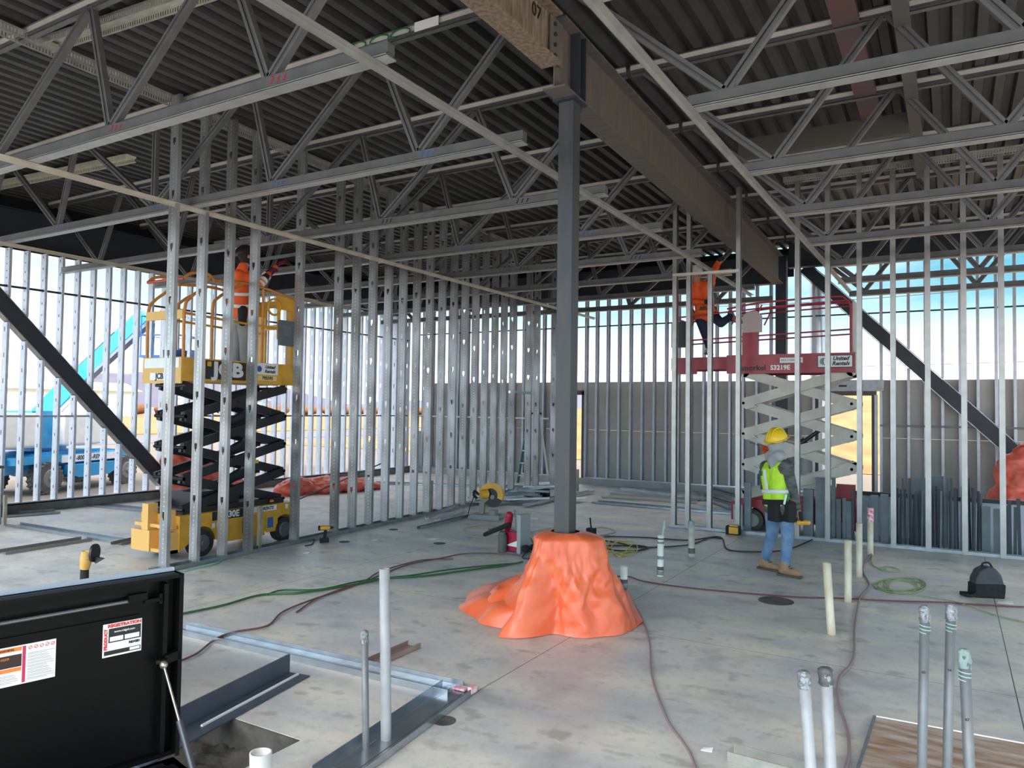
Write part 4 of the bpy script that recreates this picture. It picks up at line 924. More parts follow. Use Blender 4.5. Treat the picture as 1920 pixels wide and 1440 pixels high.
# back strip and tool belt
b = MB(); bk_ = -fw if (-fw).y < 0 else fw
b.bar(hip.lerp(sh, .38)+bk_*.137-sd*.02, sh+bk_*.13-sd*.05+Vector((0, 0, -.05)), .045, .008, up=bk_); b.build('reflective_strip', REF, root)
b = MB(); b.bar(sh+bk_*.139-sd*.11+Vector((0, 0, -.06)), sh+bk_*.139-sd*.11+Vector((0, 0, -.12)), .05, .004, up=bk_); b.build('vest_logo', mat('dark green print', (.01, .10, .07), .6), root)
tb = ring('tool_belt', BLKJ, root, .205, .15, .2, .030, hip.lerp(sh, .13), sd, fw)
for q, (du, sx_, m_) in enumerate(((.18, .10, BLKJ), (.06, .085, BLKJ))):
    b = MB(); c = hip+sd*du+Vector((0, 0, -.03))+bk_*(.10 if q else .02)
    b.bar(c+Vector((0, 0, .11)), c+Vector((0, 0, -.13)), .17, .11, up=bk_); remesh(b.build('tool_pouch', m_, tb), .014, 4)
c = hip+sd*.2+bk_*.05
for q, (dx_, dz_, m_) in enumerate(((.0, .10, mat('green tool grip', (.01, .22, .12), .5)), (.05, .08, LET_R), (-.04, .09, PAPER), (.08, .02, YEL))):
    b = MB(); b.cap(c+fw*dx_+Vector((0, 0, dz_-.04)), c+fw*dx_+sd*.03+Vector((0, 0, dz_+.06)), .013, .011, 8); b.build('pouch_tool', m_, tb)
# drill gun in the right hand
gp = Vector(jn['wrR'])+Vector((.03, -.02, -.09))
t = empty('hand_tool', gp, 0, 'yellow and black hand tool held by the person in the yellow hard hat', 'tool')
b = MB(); b.cap((0, 0, .05), (.02, 0, -.04), .02, .022, 10); b.build('tool_grip', BLKJ, t)
b = MB(); b.cap((-.02, 0, -.06), (.09, -.01, -.05), .03, .026, 10); b.build('tool_body', YEL, t)
# ---- worker on the yellow lift
Xj = -8.40
def WX(px, py, X): v = gx(px, py, X); return (v.x, v.y, v.z)
jn = dict(hipL=WX(447, 584, Xj-.09), hipR=WX(455, 586, Xj+.07), kneeL=WX(446, 632, Xj-.08), kneeR=WX(458, 634, Xj+.08), ankL=WX(441, 684, Xj-.09), ankR=WX(459, 684, Xj+.08),
          shL=WX(452, 510, Xj-.16), shR=WX(447, 513, Xj+.12), elL=WX(488, 528, Xj-.20), elR=WX(486, 534, Xj+.16), wrL=WX(520, 498, Xj-.10), wrR=WX(505, 512, Xj+.14), neck=WX(456, 500, Xj), head=WX(462, 483, Xj))
for k_ in ('ankL', 'ankR'): jn[k_] = (jn[k_][0], jn[k_][1], 2.33)
root, j, O = person((Xj, jn['hipL'][1], 2.235), jn, (.1, 1, 0), (.25, .95, .15), 'person in orange hi-vis jacket with arms raised on the yellow lift', HV, GREYP, mat('black boot', (.02, .02, .02), .7),
    mat('dark maroon helmet', (.035, .02, .02), .35), sleeve=BLKJ, glove=mat('maroon glove', (.20, .015, .04), .8), rest={'nL': (0, -.5, 1), 'nR': (0, -.5, 1), 'curl': .8})
sd = (j['shR']-j['shL']).normalized(); fw = Vector((0, 0, 1)).cross(sd); hip = (j['hipL']+j['hipR'])/2; sh = (j['shL']+j['shR'])/2
for f_ in (.18, .48): ring('reflective_band', REF, root, .19, .135, .2, .022, hip.lerp(sh, f_), sd, fw)
for s_ in 'LR':
    e_, wv, s0 = j['el'+s_], j['wr'+s_], j['sh'+s_]
    for p_, q_, f_ in ((s0, e_, .55), (e_, wv, .08), (e_, wv, .36)):
        c = p_.lerp(q_, f_); d = (q_-p_).normalized(); b = MB(); b.cyl(c-d*.022, c+d*.022, .068, .066, 16); b.build('reflective_band', REF, root)
b = MB(); b.sphere(j['head']+Vector((0, .02, -.045)), .1, 14, sz=.7); b.build('face_scarf', BLKJ, root)
b = MB(); b.cap(j['hipR']+Vector((.06, -.05, .02)), j['hipR']+Vector((.06, -.05, -.14)), .07, .055, 10); b.build('tool_pouch', BLKJ, root)
# track he holds
b = MB(); p0 = gx(487, 487, Xj+.05); p1 = gx(578, 473, Xj-.02); b.bar(p0, p1, .04, .05); tag(b.build('loose_track', BRIGHT), 'short steel track held up by the person on the yellow lift', 'track')
# ---- worker on the red lift
Ys = 12.55
def WY(px, py, Y=Ys): v = gy(px, py, Y); return (v.x, v.y, v.z)
jn = dict(hipL=WY(1337, 592, Ys+.02), hipR=WY(1312, 592, Ys), kneeL=WY(1352, 606, Ys-.24), kneeR=WY(1322, 626, Ys-.03), ankL=WY(1372, 592, Ys-.05), ankR=WY(1331, 655, Ys+.05),
          shL=WY(1333, 528, Ys-.14), shR=WY(1296, 530, Ys-.12), elL=WY(1342, 502, Ys-.10), elR=WY(1294, 566, Ys-.22), wrL=WY(1349, 488, Ys-.32), wrR=WY(1322, 566, Ys-.33), neck=WY(1308, 532, Ys-.18), head=WY(1305, 516, Ys-.24))
root, j, O = person((-3.72, Ys, 2.64), jn, (-.1, -1, 0), (-.25, -.9, -.3), 'person in white hard hat and orange sweatshirt on the red lift', HV, NAVY, mat('brown boot', (.30, .22, .17), .8),
    mat('white hard hat', (.80, .76, .70), .4), glove=BLKJ, rest={'nL': (0, 0, 1), 'nR': (0, -1, .2), 'curl': .9}, toes={'L': (.75, -.5, -.3), 'R': (0, -1, 0), 'uL': (-.4, 0, .9)})
b = MB(); hp = j['head']; b.bar(hp+Vector((-.055, -.105, -.005)), hp+Vector((.05, -.11, -.005)), .02, .035); b.build('safety_glasses', BLKJ, root)
hip = (j['hipL']+j['hipR'])/2; ring('tool_belt', mat('brown belt', (.12, .06, .03), .8), root, .165, .14, .2, .028, hip+Vector((0, 0, .11)), Vector((1, 0, 0)), Vector((0, 1, 0)))
b = MB(); b.cap(j['hipR']+Vector((-.13, -.08, .06)), j['hipR']+Vector((-.13, -.08, -.12)), .07, .06, 10); b.build('tool_pouch', mat('leather pouch', (.25, .14, .06), .8), root)
# ---- glimpsed: bent worker in orange behind the red lift
p = gy(1436, 832, 13.7)
jn = dict(hipL=(p.x+.35, 13.75, .78), hipR=(p.x+.35, 13.55, .78), kneeL=(p.x+.22, 13.78, .46), kneeR=(p.x+.2, 13.52, .46), ankL=(p.x+.35, 13.8, .098), ankR=(p.x+.33, 13.5, .098), shL=(p.x+.08, 13.84, p.z-.16), shR=(p.x+.08, 13.48, p.z-.16),
          elL=(p.x+.14, 13.9, p.z-.42), elR=(p.x+.14, 13.42, p.z-.42), wrL=(p.x+.10, 13.8, p.z-.60), wrR=(p.x+.10, 13.5, p.z-.60), neck=(p.x+.02, 13.66, p.z-.06), head=(p.x-.03, 13.66, p.z+.08))
person((p.x+.3, 13.66, 0), jn, (-1, 0, 0), (-.9, 0, -.3), 'person in orange bending down behind the raised red lift', HV, NAVY, BLKJ, None, hood=HV, vox=.014)
# ---- glimpsed: worker in the boom basket
B0 = BASK
jn = {k_: B0+Vector(v) for k_, v in dict(hipL=(.09, 0, .85), hipR=(-.09, 0, .85), kneeL=(.1, .02, .47), kneeR=(-.1, .02, .47), ankL=(.1, 0, .098), ankR=(-.1, 0, .098), shL=(.18, -.03, 1.35), shR=(-.18, -.03, 1.35),
      elL=(.24, -.14, 1.1), elR=(-.24, -.14, 1.1), wrL=(.2, -.34, 1.05), wrR=(-.2, -.34, 1.05), neck=(0, -.02, 1.42), head=(0, -.04, 1.57)).items()}
person(tuple(B0), jn, (0, -1, 0), (0, -1, 0), 'person standing in the basket of the blue boom lift outside', BLKJ, NAVY, BLKJ, mat('white hard hat', (.8, .8, .8), .4), vest=(HVG, REF), vox=.014)
# ============================================================= tarps
def lerp(a, b, t): return a+(b-a)*t
def tarp_near():
    C = Vector((-2.93, 5.93)); e = empty('tarp', (C.x, C.y, 0), 0, 'bright orange tarp wrapped around the foot of the near column', 'tarp')
    # ground outline (world), going round
    base = [gz(1190, 1160), gz(1176, 1186), gz(1110, 1197), gz(1040, 1190), gz(985, 1184), gz(928, 1194), gz(895, 1165), gz(868, 1132), gz(895, 1105), gz(960, 1088), Vector((-3.55, 6.65, 0)), Vector((-3.0, 6.7, 0)), Vector((-2.6, 6.6, 0))]
    top = [(1137, 1020), (1133, 1017), (1100, 1004), (1060, 999), (1030, 1000), (1008, 1004), (1003, 1006), (1000, 1008)]
    # radius as function of angle for base and crown
    def polar(P):
        r = sorted(((math.atan2(p.y-C.y, p.x-C.x), (Vector((p.x, p.y))-C).length) for p in P)); return r
    rb = polar(base)
    def R(tab, a):
        n = len(tab)
        for i in range(n):
            a0, r0 = tab[i]; a1, r1 = tab[(i+1) % n]
            if i == n-1: a1 += 2*PI
            x = a if a >= a0 else a+2*PI
            if a0 <= x <= a1: t = (x-a0)/(a1-a0); t = t*t*(3-2*t); return r0+(r1-r0)*t
        return tab[0][1]
    N = 150; M_ = 46; vs = []; H = .86
    for jz in range(M_+1):
        t = jz/M_
        for i in range(N):
            a = -PI+2*PI*i/N; r0 = R(rb, a)
            # direction to the camera's right gets a tall sheer side, the left lobe stays low
            left = max(0, math.cos(a-math.radians(190)))**2
            rt_ = .20+.10*max(0, math.cos(a-math.radians(22)))**2+.08*max(0, math.cos(a-math.radians(215)))
            pw = lerp(1.15, .34, left)
            if left > .2: prof = (1-t)**(1/pw*.55) if False else (1-min(1, t*1.0))**(2.4*left+.8)
            else: prof = (1-t)**1.05
            r = rt_+(r0-rt_)*prof if r0 > rt_ else lerp(r0, rt_, t)
            z = H*t
            if t > .9: r = lerp(r, .125, (t-.9)/.1); z = H*.9+H*.05*math.sin((t-.9)/.1*PI/2)
            f = math.sin(a*5+2.5*math.sin(t*3+a))*.008+.05*mnoise.noise(Vector((a*1.8, t*2.5, 3)))+.030*mnoise.noise(Vector((a*3+t*4, t*6-a*3, 9)))-.016*abs(mnoise.noise(Vector((a*5+t*6, t*8-a*5, 2))))
            r += f*(.35+.65*math.sin(PI*min(1, t*1.1)))*min(1, r/.3)
            hang = .03+.03*math.sin(a*5)
            if left > .3: z += left*.10*math.sin(min(1, t*5)*PI)*0.5
            vs.append((r*math.cos(a), r*math.sin(a), max(.004, z)))
    b = MB(); b.add(vs, [(jz*N+i, jz*N+(i+1) % N, (jz+1)*N+(i+1) % N, (jz+1)*N+i) for jz in range(M_) for i in range(N)], True)
    o = b.build('tarp_sheet', TARPM, e); s = o.modifiers.new('sub', 'SUBSURF'); s.levels = 1; s.render_levels = 1
    # folded left lobe
    b = MB(); n = 60; q = 26; ax0 = gz(1010, 1150); ax1 = gz(905, 1148)
    ax0 = Vector((ax0.x-C.x, ax0.y-C.y, 0)); ax1 = Vector((ax1.x-C.x, ax1.y-C.y, 0)); vv = []
    for i in range(n+1):
        u = i/n; c = ax0.lerp(ax1, u); hh = lerp(.36, .17, u)*math.sqrt(max(0, 1-(max(0, u-.72)/.28)**2))+.004; ww = lerp(.36, .38, u)*math.sqrt(max(.0, 1-(max(0, u-.7)/.31)**2))+.02
        d = (ax1-ax0).normalized(); s_ = Vector((-d.y, d.x, 0))
        for k in range(q+1):
            a = PI*k/q; fold = 1+.13*math.sin(k*1.15+u*3)+.10*mnoise.noise(Vector((u*4, k*.35, 1)))
            vv.append(c+s_*math.cos(a)*ww*(.9+.1*fold)+Vector((0, 0, math.sin(a)*hh*fold)))
    b.add(vv, [(i*(q+1)+k, i*(q+1)+k+1, (i+1)*(q+1)+k+1, (i+1)*(q+1)+k) for i in range(n) for k in range(q)], True)
    o = b.build('tarp_fold', TARPM, e); s = o.modifiers.new('sub', 'SUBSURF'); s.levels = 1; s.render_levels = 1; s = o.modifiers.new('sol', 'SOLIDIFY'); s.thickness = .006
    # loose flap at the right foot
    b = MB(); P = [gz(1150, 1150), gz(1176, 1120), gz(1206, 1168), gz(1180, 1186)]
    n = 14; vv = []
    for i in range(n+1):
        for k in range(n+1):
            u, v = i/n, k/n; p = P[0].lerp(P[1], u).lerp(P[3].lerp(P[2], u), v); vv.append((p.x-C.x, p.y-C.y, .006+.15*math.sin(PI*min(1, (1-u)*.5+.5*(1-v)))*(1-v)*(1-u*.4)+.008*math.sin(u*5+v*3)+.008))
    b.add(vv, [(i*(n+1)+k, i*(n+1)+k+1, (i+1)*(n+1)+k+1, (i+1)*(n+1)+k) for i in range(n) for k in range(n)], True)
    o = b.build('tarp_flap', TARPM, e); s = o.modifiers.new('sol', 'SOLIDIFY'); s.thickness = .008
tarp_near()
def blob_tarp(loc, pts, m, label, seed, vox=.04):
    e = empty('tarp', loc, 0, label, 'tarp'); b = MB()
    for (x, y, z, r, sx_, sy_, sz_) in pts: b.sphere((x, y, z), r, 18, sx_, sy_, sz_)
    o = remesh(b.build('tarp_sheet', m, e), vox, 2)
    tx = bpy.data.textures.new('fold', 'CLOUDS'); tx.noise_scale = .22
    d = o.modifiers.new('d', 'DISPLACE'); d.texture = tx; d.strength = .16; d.mid_level = .5; d.texture_coords = 'LOCAL'
    tx = bpy.data.textures.new('fold', 'CLOUDS'); tx.noise_scale = .07
    d = o.modifiers.new('d', 'DISPLACE'); d.texture = tx; d.strength = .04; d.texture_coords = 'LOCAL'
    return e
a = gx(290, 900, -13.3)
blob_tarp((-13.2, 9.55, 0), [(-.25, -.05, .72, .25, .8, .9, 1.2), (-.15, .05, .45, .3, .8, .8, 1.3), (-.05, .05, .15, .42, 1, 1, .5), (.1, .55, .5, .3, .8, 1.3, .8), (.2, .75, .2, .45, 1, 1.3, .5), (-.1, .35, .85, .16, 1, 1.3, .9)], TARPR, 'red orange tarp bunched at the foot of the left diagonal brace', 1)
blob_tarp((-12.0, 12.2, 0), [(0, 0, .12, .45, 1.2, 1.3, .45), (.3, .5, .12, .4, 1.2, 1.2, .4), (-.1, -.7, .12, .4, .9, 1.3, .55), (.45, 1.1, .07, .3, 1, 1, .35)], TARPR, 'crumpled red orange tarp on the floor behind the yellow lift', 2)
p = gy(1895, 925, 15.4)
blob_tarp((p.x, 15.4, 0), [(.0, 0, .35, .5, .8, .6, .8), (.15, 0, .9, .45, .9, .5, .9), (.4, 0, 1.15, .42, 1, .5, .8), (.7, .1, .6, .6, 1, .6, 1.3)], TARPR, 'red orange tarp draped over something tall at the right edge behind the bars', 3)
# ============================================================= black jobsite box
d_ = Vector((.225, .974, 0)).normalized(); n_ = Vector((.974, -.225, 0)).normalized()
BZ = math.atan2(-n_.x*0+d_.y, d_.x)-PI/2                                        # local y along the lid, local x towards the camera side
JB = empty('jobsite_box', (-2.37, 1.71, 0), BZ, 'black steel jobsite tool box with its lid standing open, at the lower left', 'tool box')
BP = mat('black powder coat', (.003, .003, .003), .4, 0, 30, .1, bump=.05, bscale=200, spec=.14)
b = MB(); L_ = 1.25; D_ = .62; t = .02; h = .64
b.box(0, D_, -L_, 0, .08, .10); b.box(0, t, -L_, 0, .08, h); b.box(D_-t, D_, -L_, 0, .08, h); b.box(0, D_, -t, 0, .08, h); b.box(0, D_, -L_, -L_+t, .08, h)
b.box(-.0, .05, -L_, 0, h-.012, h); b.box(D_-.04, D_, -L_, 0, h-.012, h); b.box(0, D_, -.045, 0, h-.012, h)
b.box(.02, .14, -.16, -.02, 0, .08); b.box(D_-.14, D_-.02, -.16, -.02, 0, .08); b.box(.02, .14, -L_+.02, -L_+.16, 0, .08); b.box(D_-.14, D_-.02, -L_+.02, -L_+.16, 0, .08)
b.build('box_body', BP, JB)
b = MB(); z0, z1 = .655, 1.285
b.box(-.035, -.02, -L_-.01, .005, z0, z1); b.box(-.035, .035, -.008, .006, z0, z1); b.box(-.035, .035, -L_-.01, -L_+.0, z0, z1); b.box(-.035, .035, -L_, 0, z1-.012, z1); b.box(-.035, .012, -L_, 0, z0, z0+.015)
b.box(-.02, .0, -L_+.03, -.10, z1-.055, z1-.012); b.box(-.02, -.012, -L_+.03, -.12, z1-.135, z1-.127)
b.box(-.02, .02, -.055, -.04, z0+.02, z1-.03)
lid = b.build('lid', BP, JB)
b = MB(); b.box(-.055, -.035, -L_-.01, .0, z1-.01, z1+.012); b.build('lid_edge_strip', mat('lid outer edge', (.50, .58, .68), .35, .4), lid)
b = MB(); b.cyl((.004, -L_+.1, z1-.080), (.004, -.16, z1-.073), .006, n=8); b.build('latch_rod', mat('latch rod steel', (.2, .2, .2), .3, .6), lid)
b = MB(); b.box(-.02, .02, -.17, -.11, z1-.075, z1-.05); b.box(0, .025, -.12, -.065, z1-.085, z1-.073); b.box(0, .025, -.072, -.062, z1-.095, z1-.06); b.build('latch', BP, lid)
b = MB(); b.cyl((.02, -.075, z0+.335), (.035, -.045, z0+.335), .014, n=12); b.bar((.02, -.05, z0+.34), (.02, .0, z0+.35), .03, .03)
b.build('strut_bracket', BP, lid)
st_ = MB(); p0 = Vector((.045, -.060, .985)); p1 = Vector((.30, -.03, .60)); m_ = p0.lerp(p1, .42)
st_.cyl(p0, m_, .0045, n=10); st_.sphere(p0, .014, 10); so = st_.build('gas_strut', mat('strut rod', (.45, .42, .34), .3, .8), JB)
st_ = MB(); st_.cyl(m_, p1, .0105, n=14); st_.sphere(p1, .014, 10); st_.build('strut_cylinder', mat('strut body', (.07, .075, .085), .35, .3), so)
# stickers: local plane x=-.0195 facing +x ; text rotation
SR_ = (PI/2, 0, PI/2)
def panel(y0, y1, z0_, z1_, m_, off, name='sticker', parent=lid):
    b = MB(); b.box(-.0198, -.0195+off, y0, y1, z0_, z1_); return b.build(name, m_, parent)
# product registration sticker
ya, yb, za, zb = -.236, -.112, z0+.377, z0+.487
s1 = panel(ya, yb, za, zb, WHITE, .0006); 
panel(ya+.018, yb-.003, zb-.064, zb-.017, LET_K, .0010, 'sticker_field', s1)
panel(ya+.022, ya+.064, zb-.060, zb-.045, WHITE, .0014, 'sticker_field', s1); panel(ya+.069, yb-.008, zb-.060, zb-.045, WHITE, .0014, 'sticker_field', s1)
panel(ya+.005, yb-.003, za+.006, za+.020, LET_K, .0010, 'sticker_field', s1); panel(yb-.038, yb-.006, za+.009, za+.018, WHITE, .0014, 'sticker_field', s1)
def st_text(s, size, y, z, m_, parent, rot=SR_, **k): return text(s, size, m_, parent, (-.0178, y, z), rot, **k)
st_text('REGISTRATION', .014, (ya+yb)/2+.006, zb-.0085, LET_R, s1, bold=.0006, width=.106); st_text('PRODUCT', .013, ya+.009, (za+zb)/2+.004, LET_R, s1, rot=(PI/2, -PI/2, PI/2), bold=.0006, width=.070)
st_text('www.ridgid.com', .010, (ya+yb)/2+.006, zb-.029, LET_W, s1); st_text('RIDGID', .0105, yb-.024, zb-.074, LET_K, s1, bold=.0004)
for o in kids(s1):
    pass
# warning sticker
ya, yb, za, zb = -.596, -.374, z0+.352, z0+.472
s2 = panel(ya, yb, za, zb, WHITE, .0006)
panel(ya, ya+.128, zb-.064, zb-.026, mat('dark brown field', (.03, .012, .01), .5), .0010, 'sticker_field', s2)
for zt in (zb-.010, zb-.072): panel(ya, ya+.128, zt-.006, zt+.006, mat('orange field', (.75, .22, .04), .5), .0010, 'sticker_field', s2)
panel(ya+.130, ya+.139, za+.004, zb-.004, mat('crimson field', (.5, .03, .10), .5), .0010, 'sticker_field', s2)
st_text('WARNING', .009, ya+.085, zb-.010, LET_K, s2); st_text('DANGER', .010, ya+.075, zb-.036, mat('orange lettering', (.75, .22, .04), .5), s2)
GL = mat('grey print', (.30, .30, .31), .7)
b = MB()
for k in range(9):
    for c0, c1 in ((ya+.144, yb-.004),) + (((ya+.004, ya+.12),) if k > 5 else ()):
        z_ = zb-.030-k*.0096
        for q in range(2): b.box(-.0189, -.0184, c0, c1-.02*((k*7+q*3) % 4)/3, z_-q*.004, z_-q*.004+.0014)
b.build('printed_lines', GL, s2)
b = MB()
for k in range(5):
    cy = ya+.151+k*.0155; b.tube([(-.0186, cy+.005*math.cos(a), zb-.012+.005*math.sin(a)) for a in [x_*PI/6 for x_ in range(13)]], .0008, 4); b.bar((-.0186, cy-.0035, zb-.0155), (-.0186, cy+.0035, zb-.0085), .0012, .0012)
b.build('warning_symbols', LET_R, s2)
# grinder on a cardboard carton behind the lid
gp = gz(158, 1088, .78)
cb = empty('carton', (gp.x, gp.y, 0), .3, 'brown carton hidden behind the open black lid', 'box'); b = MB(); b.box(-.2, .2, -.2, .2, 0, .70); b.build('carton_body', mat('cardboard', (.35, .25, .15), .9), cb)
g = empty('angle_grinder', (gp.x, gp.y, .70), YAW, 'yellow and black angle grinder standing upright behind the open black lid', 'grinder')
GY = mat('grinder yellow', (.62, .38, .10), .45, 0, 20, .15)
b = MB(); b.cyl((0, 0, 0), (0, 0, .16), .026, .024, 14); b.build('grinder_handle', BLKJ, g)
b = MB(); b.cyl((0, 0, .15), (.008, 0, .215), .028, .036, 14); b.cyl((.008, 0, .215), (.01, 0, .26), .036, .030, 14); b.cyl((.01, .0, .245), (.05, 0, .25), .026, .022, 12); b.build('grinder_body', GY, g)
b = MB(); b.cyl((.052, 0, .25), (.066, 0, .25), .056, n=24); b.prism([(.04, 0), (.12, -.02), (.07, -.05)], (.0, -.01, .235), (1, 0, 0), (0, 0, 1), (0, .02, 0)); b.build('wheel_guard', BLK, g)
# ============================================================= things on the slab
def channel(name, c, m, label, z=.001, leg=.035, group=None, t=.002, cat='track'):
    """U channel lying open side up; c = photo pixels: start-left, start-right, end-right, end-left"""
    A, B_, C_, D_ = [gz(*p) for p in c]; p0 = (A+B_)/2; p1 = (C_+D_)/2; d = (p1-p0).normalized(); wdt = min(.17, ((A-B_)-d*(A-B_).dot(d)).length+((C_-D_)-d*(C_-D_).dot(d)).length)/2*1.0
    wdt = max(.04, ((A-B_)-d*(A-B_).dot(d)).length*.5+((C_-D_)-d*(C_-D_).dot(d)).length*.5)
    b = MB(); up = Vector((0, 0, z)); O = p0.copy(); O.z = 0; L_ = (p1-p0).length
    q0 = p0-O+up+Vector((0, 0, t/2)); q1 = p1-O+up+Vector((0, 0, t/2))
    b.bar(q0, q1, wdt, t)
    for s_ in (-1, 1):
        b.bar(q0, q1, t, leg, du=s_*(wdt/2-t/2), dv=leg/2); b.bar(q0, q1, .004, .003, du=s_*(wdt/2-.004), dv=leg)
        for f_ in (.22, .36): b.bar(q0, q1, .004, .004, du=s_*wdt*f_, dv=.002)
    o = b.build(name, m); o.location = O; tag(o, label, cat, group); return o
FB = mat('bright floor track', (.46, .50, .54), .25, .8, 6, .1)
channel('floor_track', [(330, 1168), (330, 1190), (842, 1306), (866, 1289)], FB, 'long bright steel track on the slab running from the black box toward the corner joint', leg=.04)
channel('floor_track', [(890, 1299), (832, 1287), (566, 1462), (680, 1462)], FB, 'shiny steel track on the slab with two pipes rising through it, nearest the camera', leg=.04, z=.004)
channel('floor_track', [(690, 1244), (703, 1252), (786, 1218), (768, 1207)], mat('rusty pale channel', (.42, .30, .26), .6, .3, 6, .15), 'short rust toned channel lying beside the long bright track', z=.003)
channel('floor_track', [(20, 982), (28, 988), (213, 1021), (232, 1012)], FB, 'long bluish track lying on the slab by the left work table')
channel('floor_track', [(170, 945), (172, 950), (288, 963), (288, 956)], FB, 'bluish track on the slab near the curb left of the yellow lift')
channel('floor_track', [(0, 1035), (0, 1042), (165, 1015), (160, 1010)], mat('dull channel', (.32, .30, .28), .6, .4), 'dull grey channel on the slab at the left edge')
channel('floor_track', [(214, 1020), (220, 1024), (284, 1010), (284, 1004)], MATS['dull channel'], 'short dull channel touching the end of the long bluish track')
channel('floor_track', [(0, 965), (0, 972), (110, 963), (105, 958)], GALV, 'thin steel piece on the slab below the left curb')
for c, m_, lb in (([(1149, 915), (1149, 920), (1320, 943), (1322, 936)], FB, 'bright blue white track on the slab far behind the column, the upper long one'),
                  ([(1136, 927), (1136, 934), (1310, 945), (1312, 938)], mat('tan channel', (.45, .42, .36), .6, .3), 'tan channel on the slab far behind the column, under the bright track'),
                  ([(1115, 941), (1115, 944), (1376, 967), (1378, 962)], FB, 'very long thin bright track on the slab behind the paired end studs'),
                  ([(700, 905), (700, 908), (1040, 918), (1040, 915)], FB, 'thin bright track on the slab far back between tall studs')):
    channel('floor_track', c, m_, lb, z=.003)
for k, c in enumerate(([(1312, 926), (1314, 930), (1372, 950), (1374, 945)], [(1318, 934), (1320, 938), (1380, 962), (1382, 957)], [(1330, 922), (1331, 926), (1392, 944), (1392, 940)], [(1322, 944), (1322, 948), (1372, 966), (1374, 962)])):
    channel('floor_track', c, FB, 'bright steel track in the loose bundle on the slab left of the red lift', z=.003+.04*k, group='track bundle by the red lift')
# pink/yellow taped corner where the two bright tracks meet
cpt = gz(868, 1296); b = MB(); b.box(-.06, .03, -.03, .03, 0, .012); b.box(.07, .10, -.05, .02, 0, .045); o = b.build('tape_patch', mat('pink tape', (.75, .22, .40), .6, 0, 30, 0, (.8, .75, .6))); o.location = (cpt.x, cpt.y, .012); tag(o, 'pink and cream tape at the corner joint of the two bright tracks', 'tape')
# steel angle with upright leg over the pit
A = gz(343, 1368); B_ = gz(542, 1263); d = (B_-A).normalized(); s_ = Vector((d.y, -d.x, 0)); A = A-d*.45
LA = empty('steel_angle', (A.x, A.y, 0), 0, 'dark blue grey steel angle lying beside the pit, one leg upright', 'angle'); L_ = (B_-A).length
b = MB(); b.bar((0, 0, .075), d*L_+Vector((0, 0, .075)), .010, .125); b.build('upright_leg', mat('blue grey primer', (.075, .095, .125), .45, .1, 5, .12), LA)
b = MB(); b.bar(s_*.085+Vector((0, 0, .006)), s_*.085+d*(L_+.0)+Vector((0, 0, .006)), .17, .010); b.build('flat_leg', MATS['blue grey primer'], LA)
b = MB(); b.bar(s_*.09+d*.5+Vector((0, 0, .0165)), s_*.09+d*(L_-.02)+Vector((0, 0, .0165)), .016, .010); b.build('white_strip', WHITE, LA)
# plywood sheet edged with metal
P = [gz(1640, 1350), gz(1608, 1452), gz(2050, 1530), gz(2060, 1428)]
pl = empty('plywood_sheet', (P[0].x, P[0].y, 0), 0, 'weathered brown plywood sheet with a metal edge on the slab at lower right', 'plywood')
PW = mat('worn plywood', (.30, .16, .09), .85, 0, 3, 0, (.52, .46, .40), stretch=(1, 5, 1), bump=.3)
q = [(v.x-P[0].x, v.y-P[0].y) for v in P]; b = MB(); b.add([(x, y, .004) for x, y in q]+[(x, y, .022) for x, y in q], [(0, 3, 2, 1), (4, 5, 6, 7), (0, 1, 5, 4), (1, 2, 6, 5), (2, 3, 7, 6), (3, 0, 4, 7)]); o = b.build('sheet', PW, pl)
b = MB(); b.bar((q[0][0], q[0][1], .014), (q[1][0], q[1][1], .014), .018, .03); b.build('edge_strip', GALV, pl)
b = MB(); b.bar((q[0][0], q[0][1], .024), (q[3][0], q[3][1], .024), .006, .01); b.build('edge_strip', WHITE, pl)
channel('floor_track', [(1372, 1412), (1368, 1428), (1515, 1470), (1530, 1450)], mat('weathered track', (.50, .50, .45), .5, .4, 9, .15), 'short weathered track at the bottom edge left of the pale conduits', leg=.05)
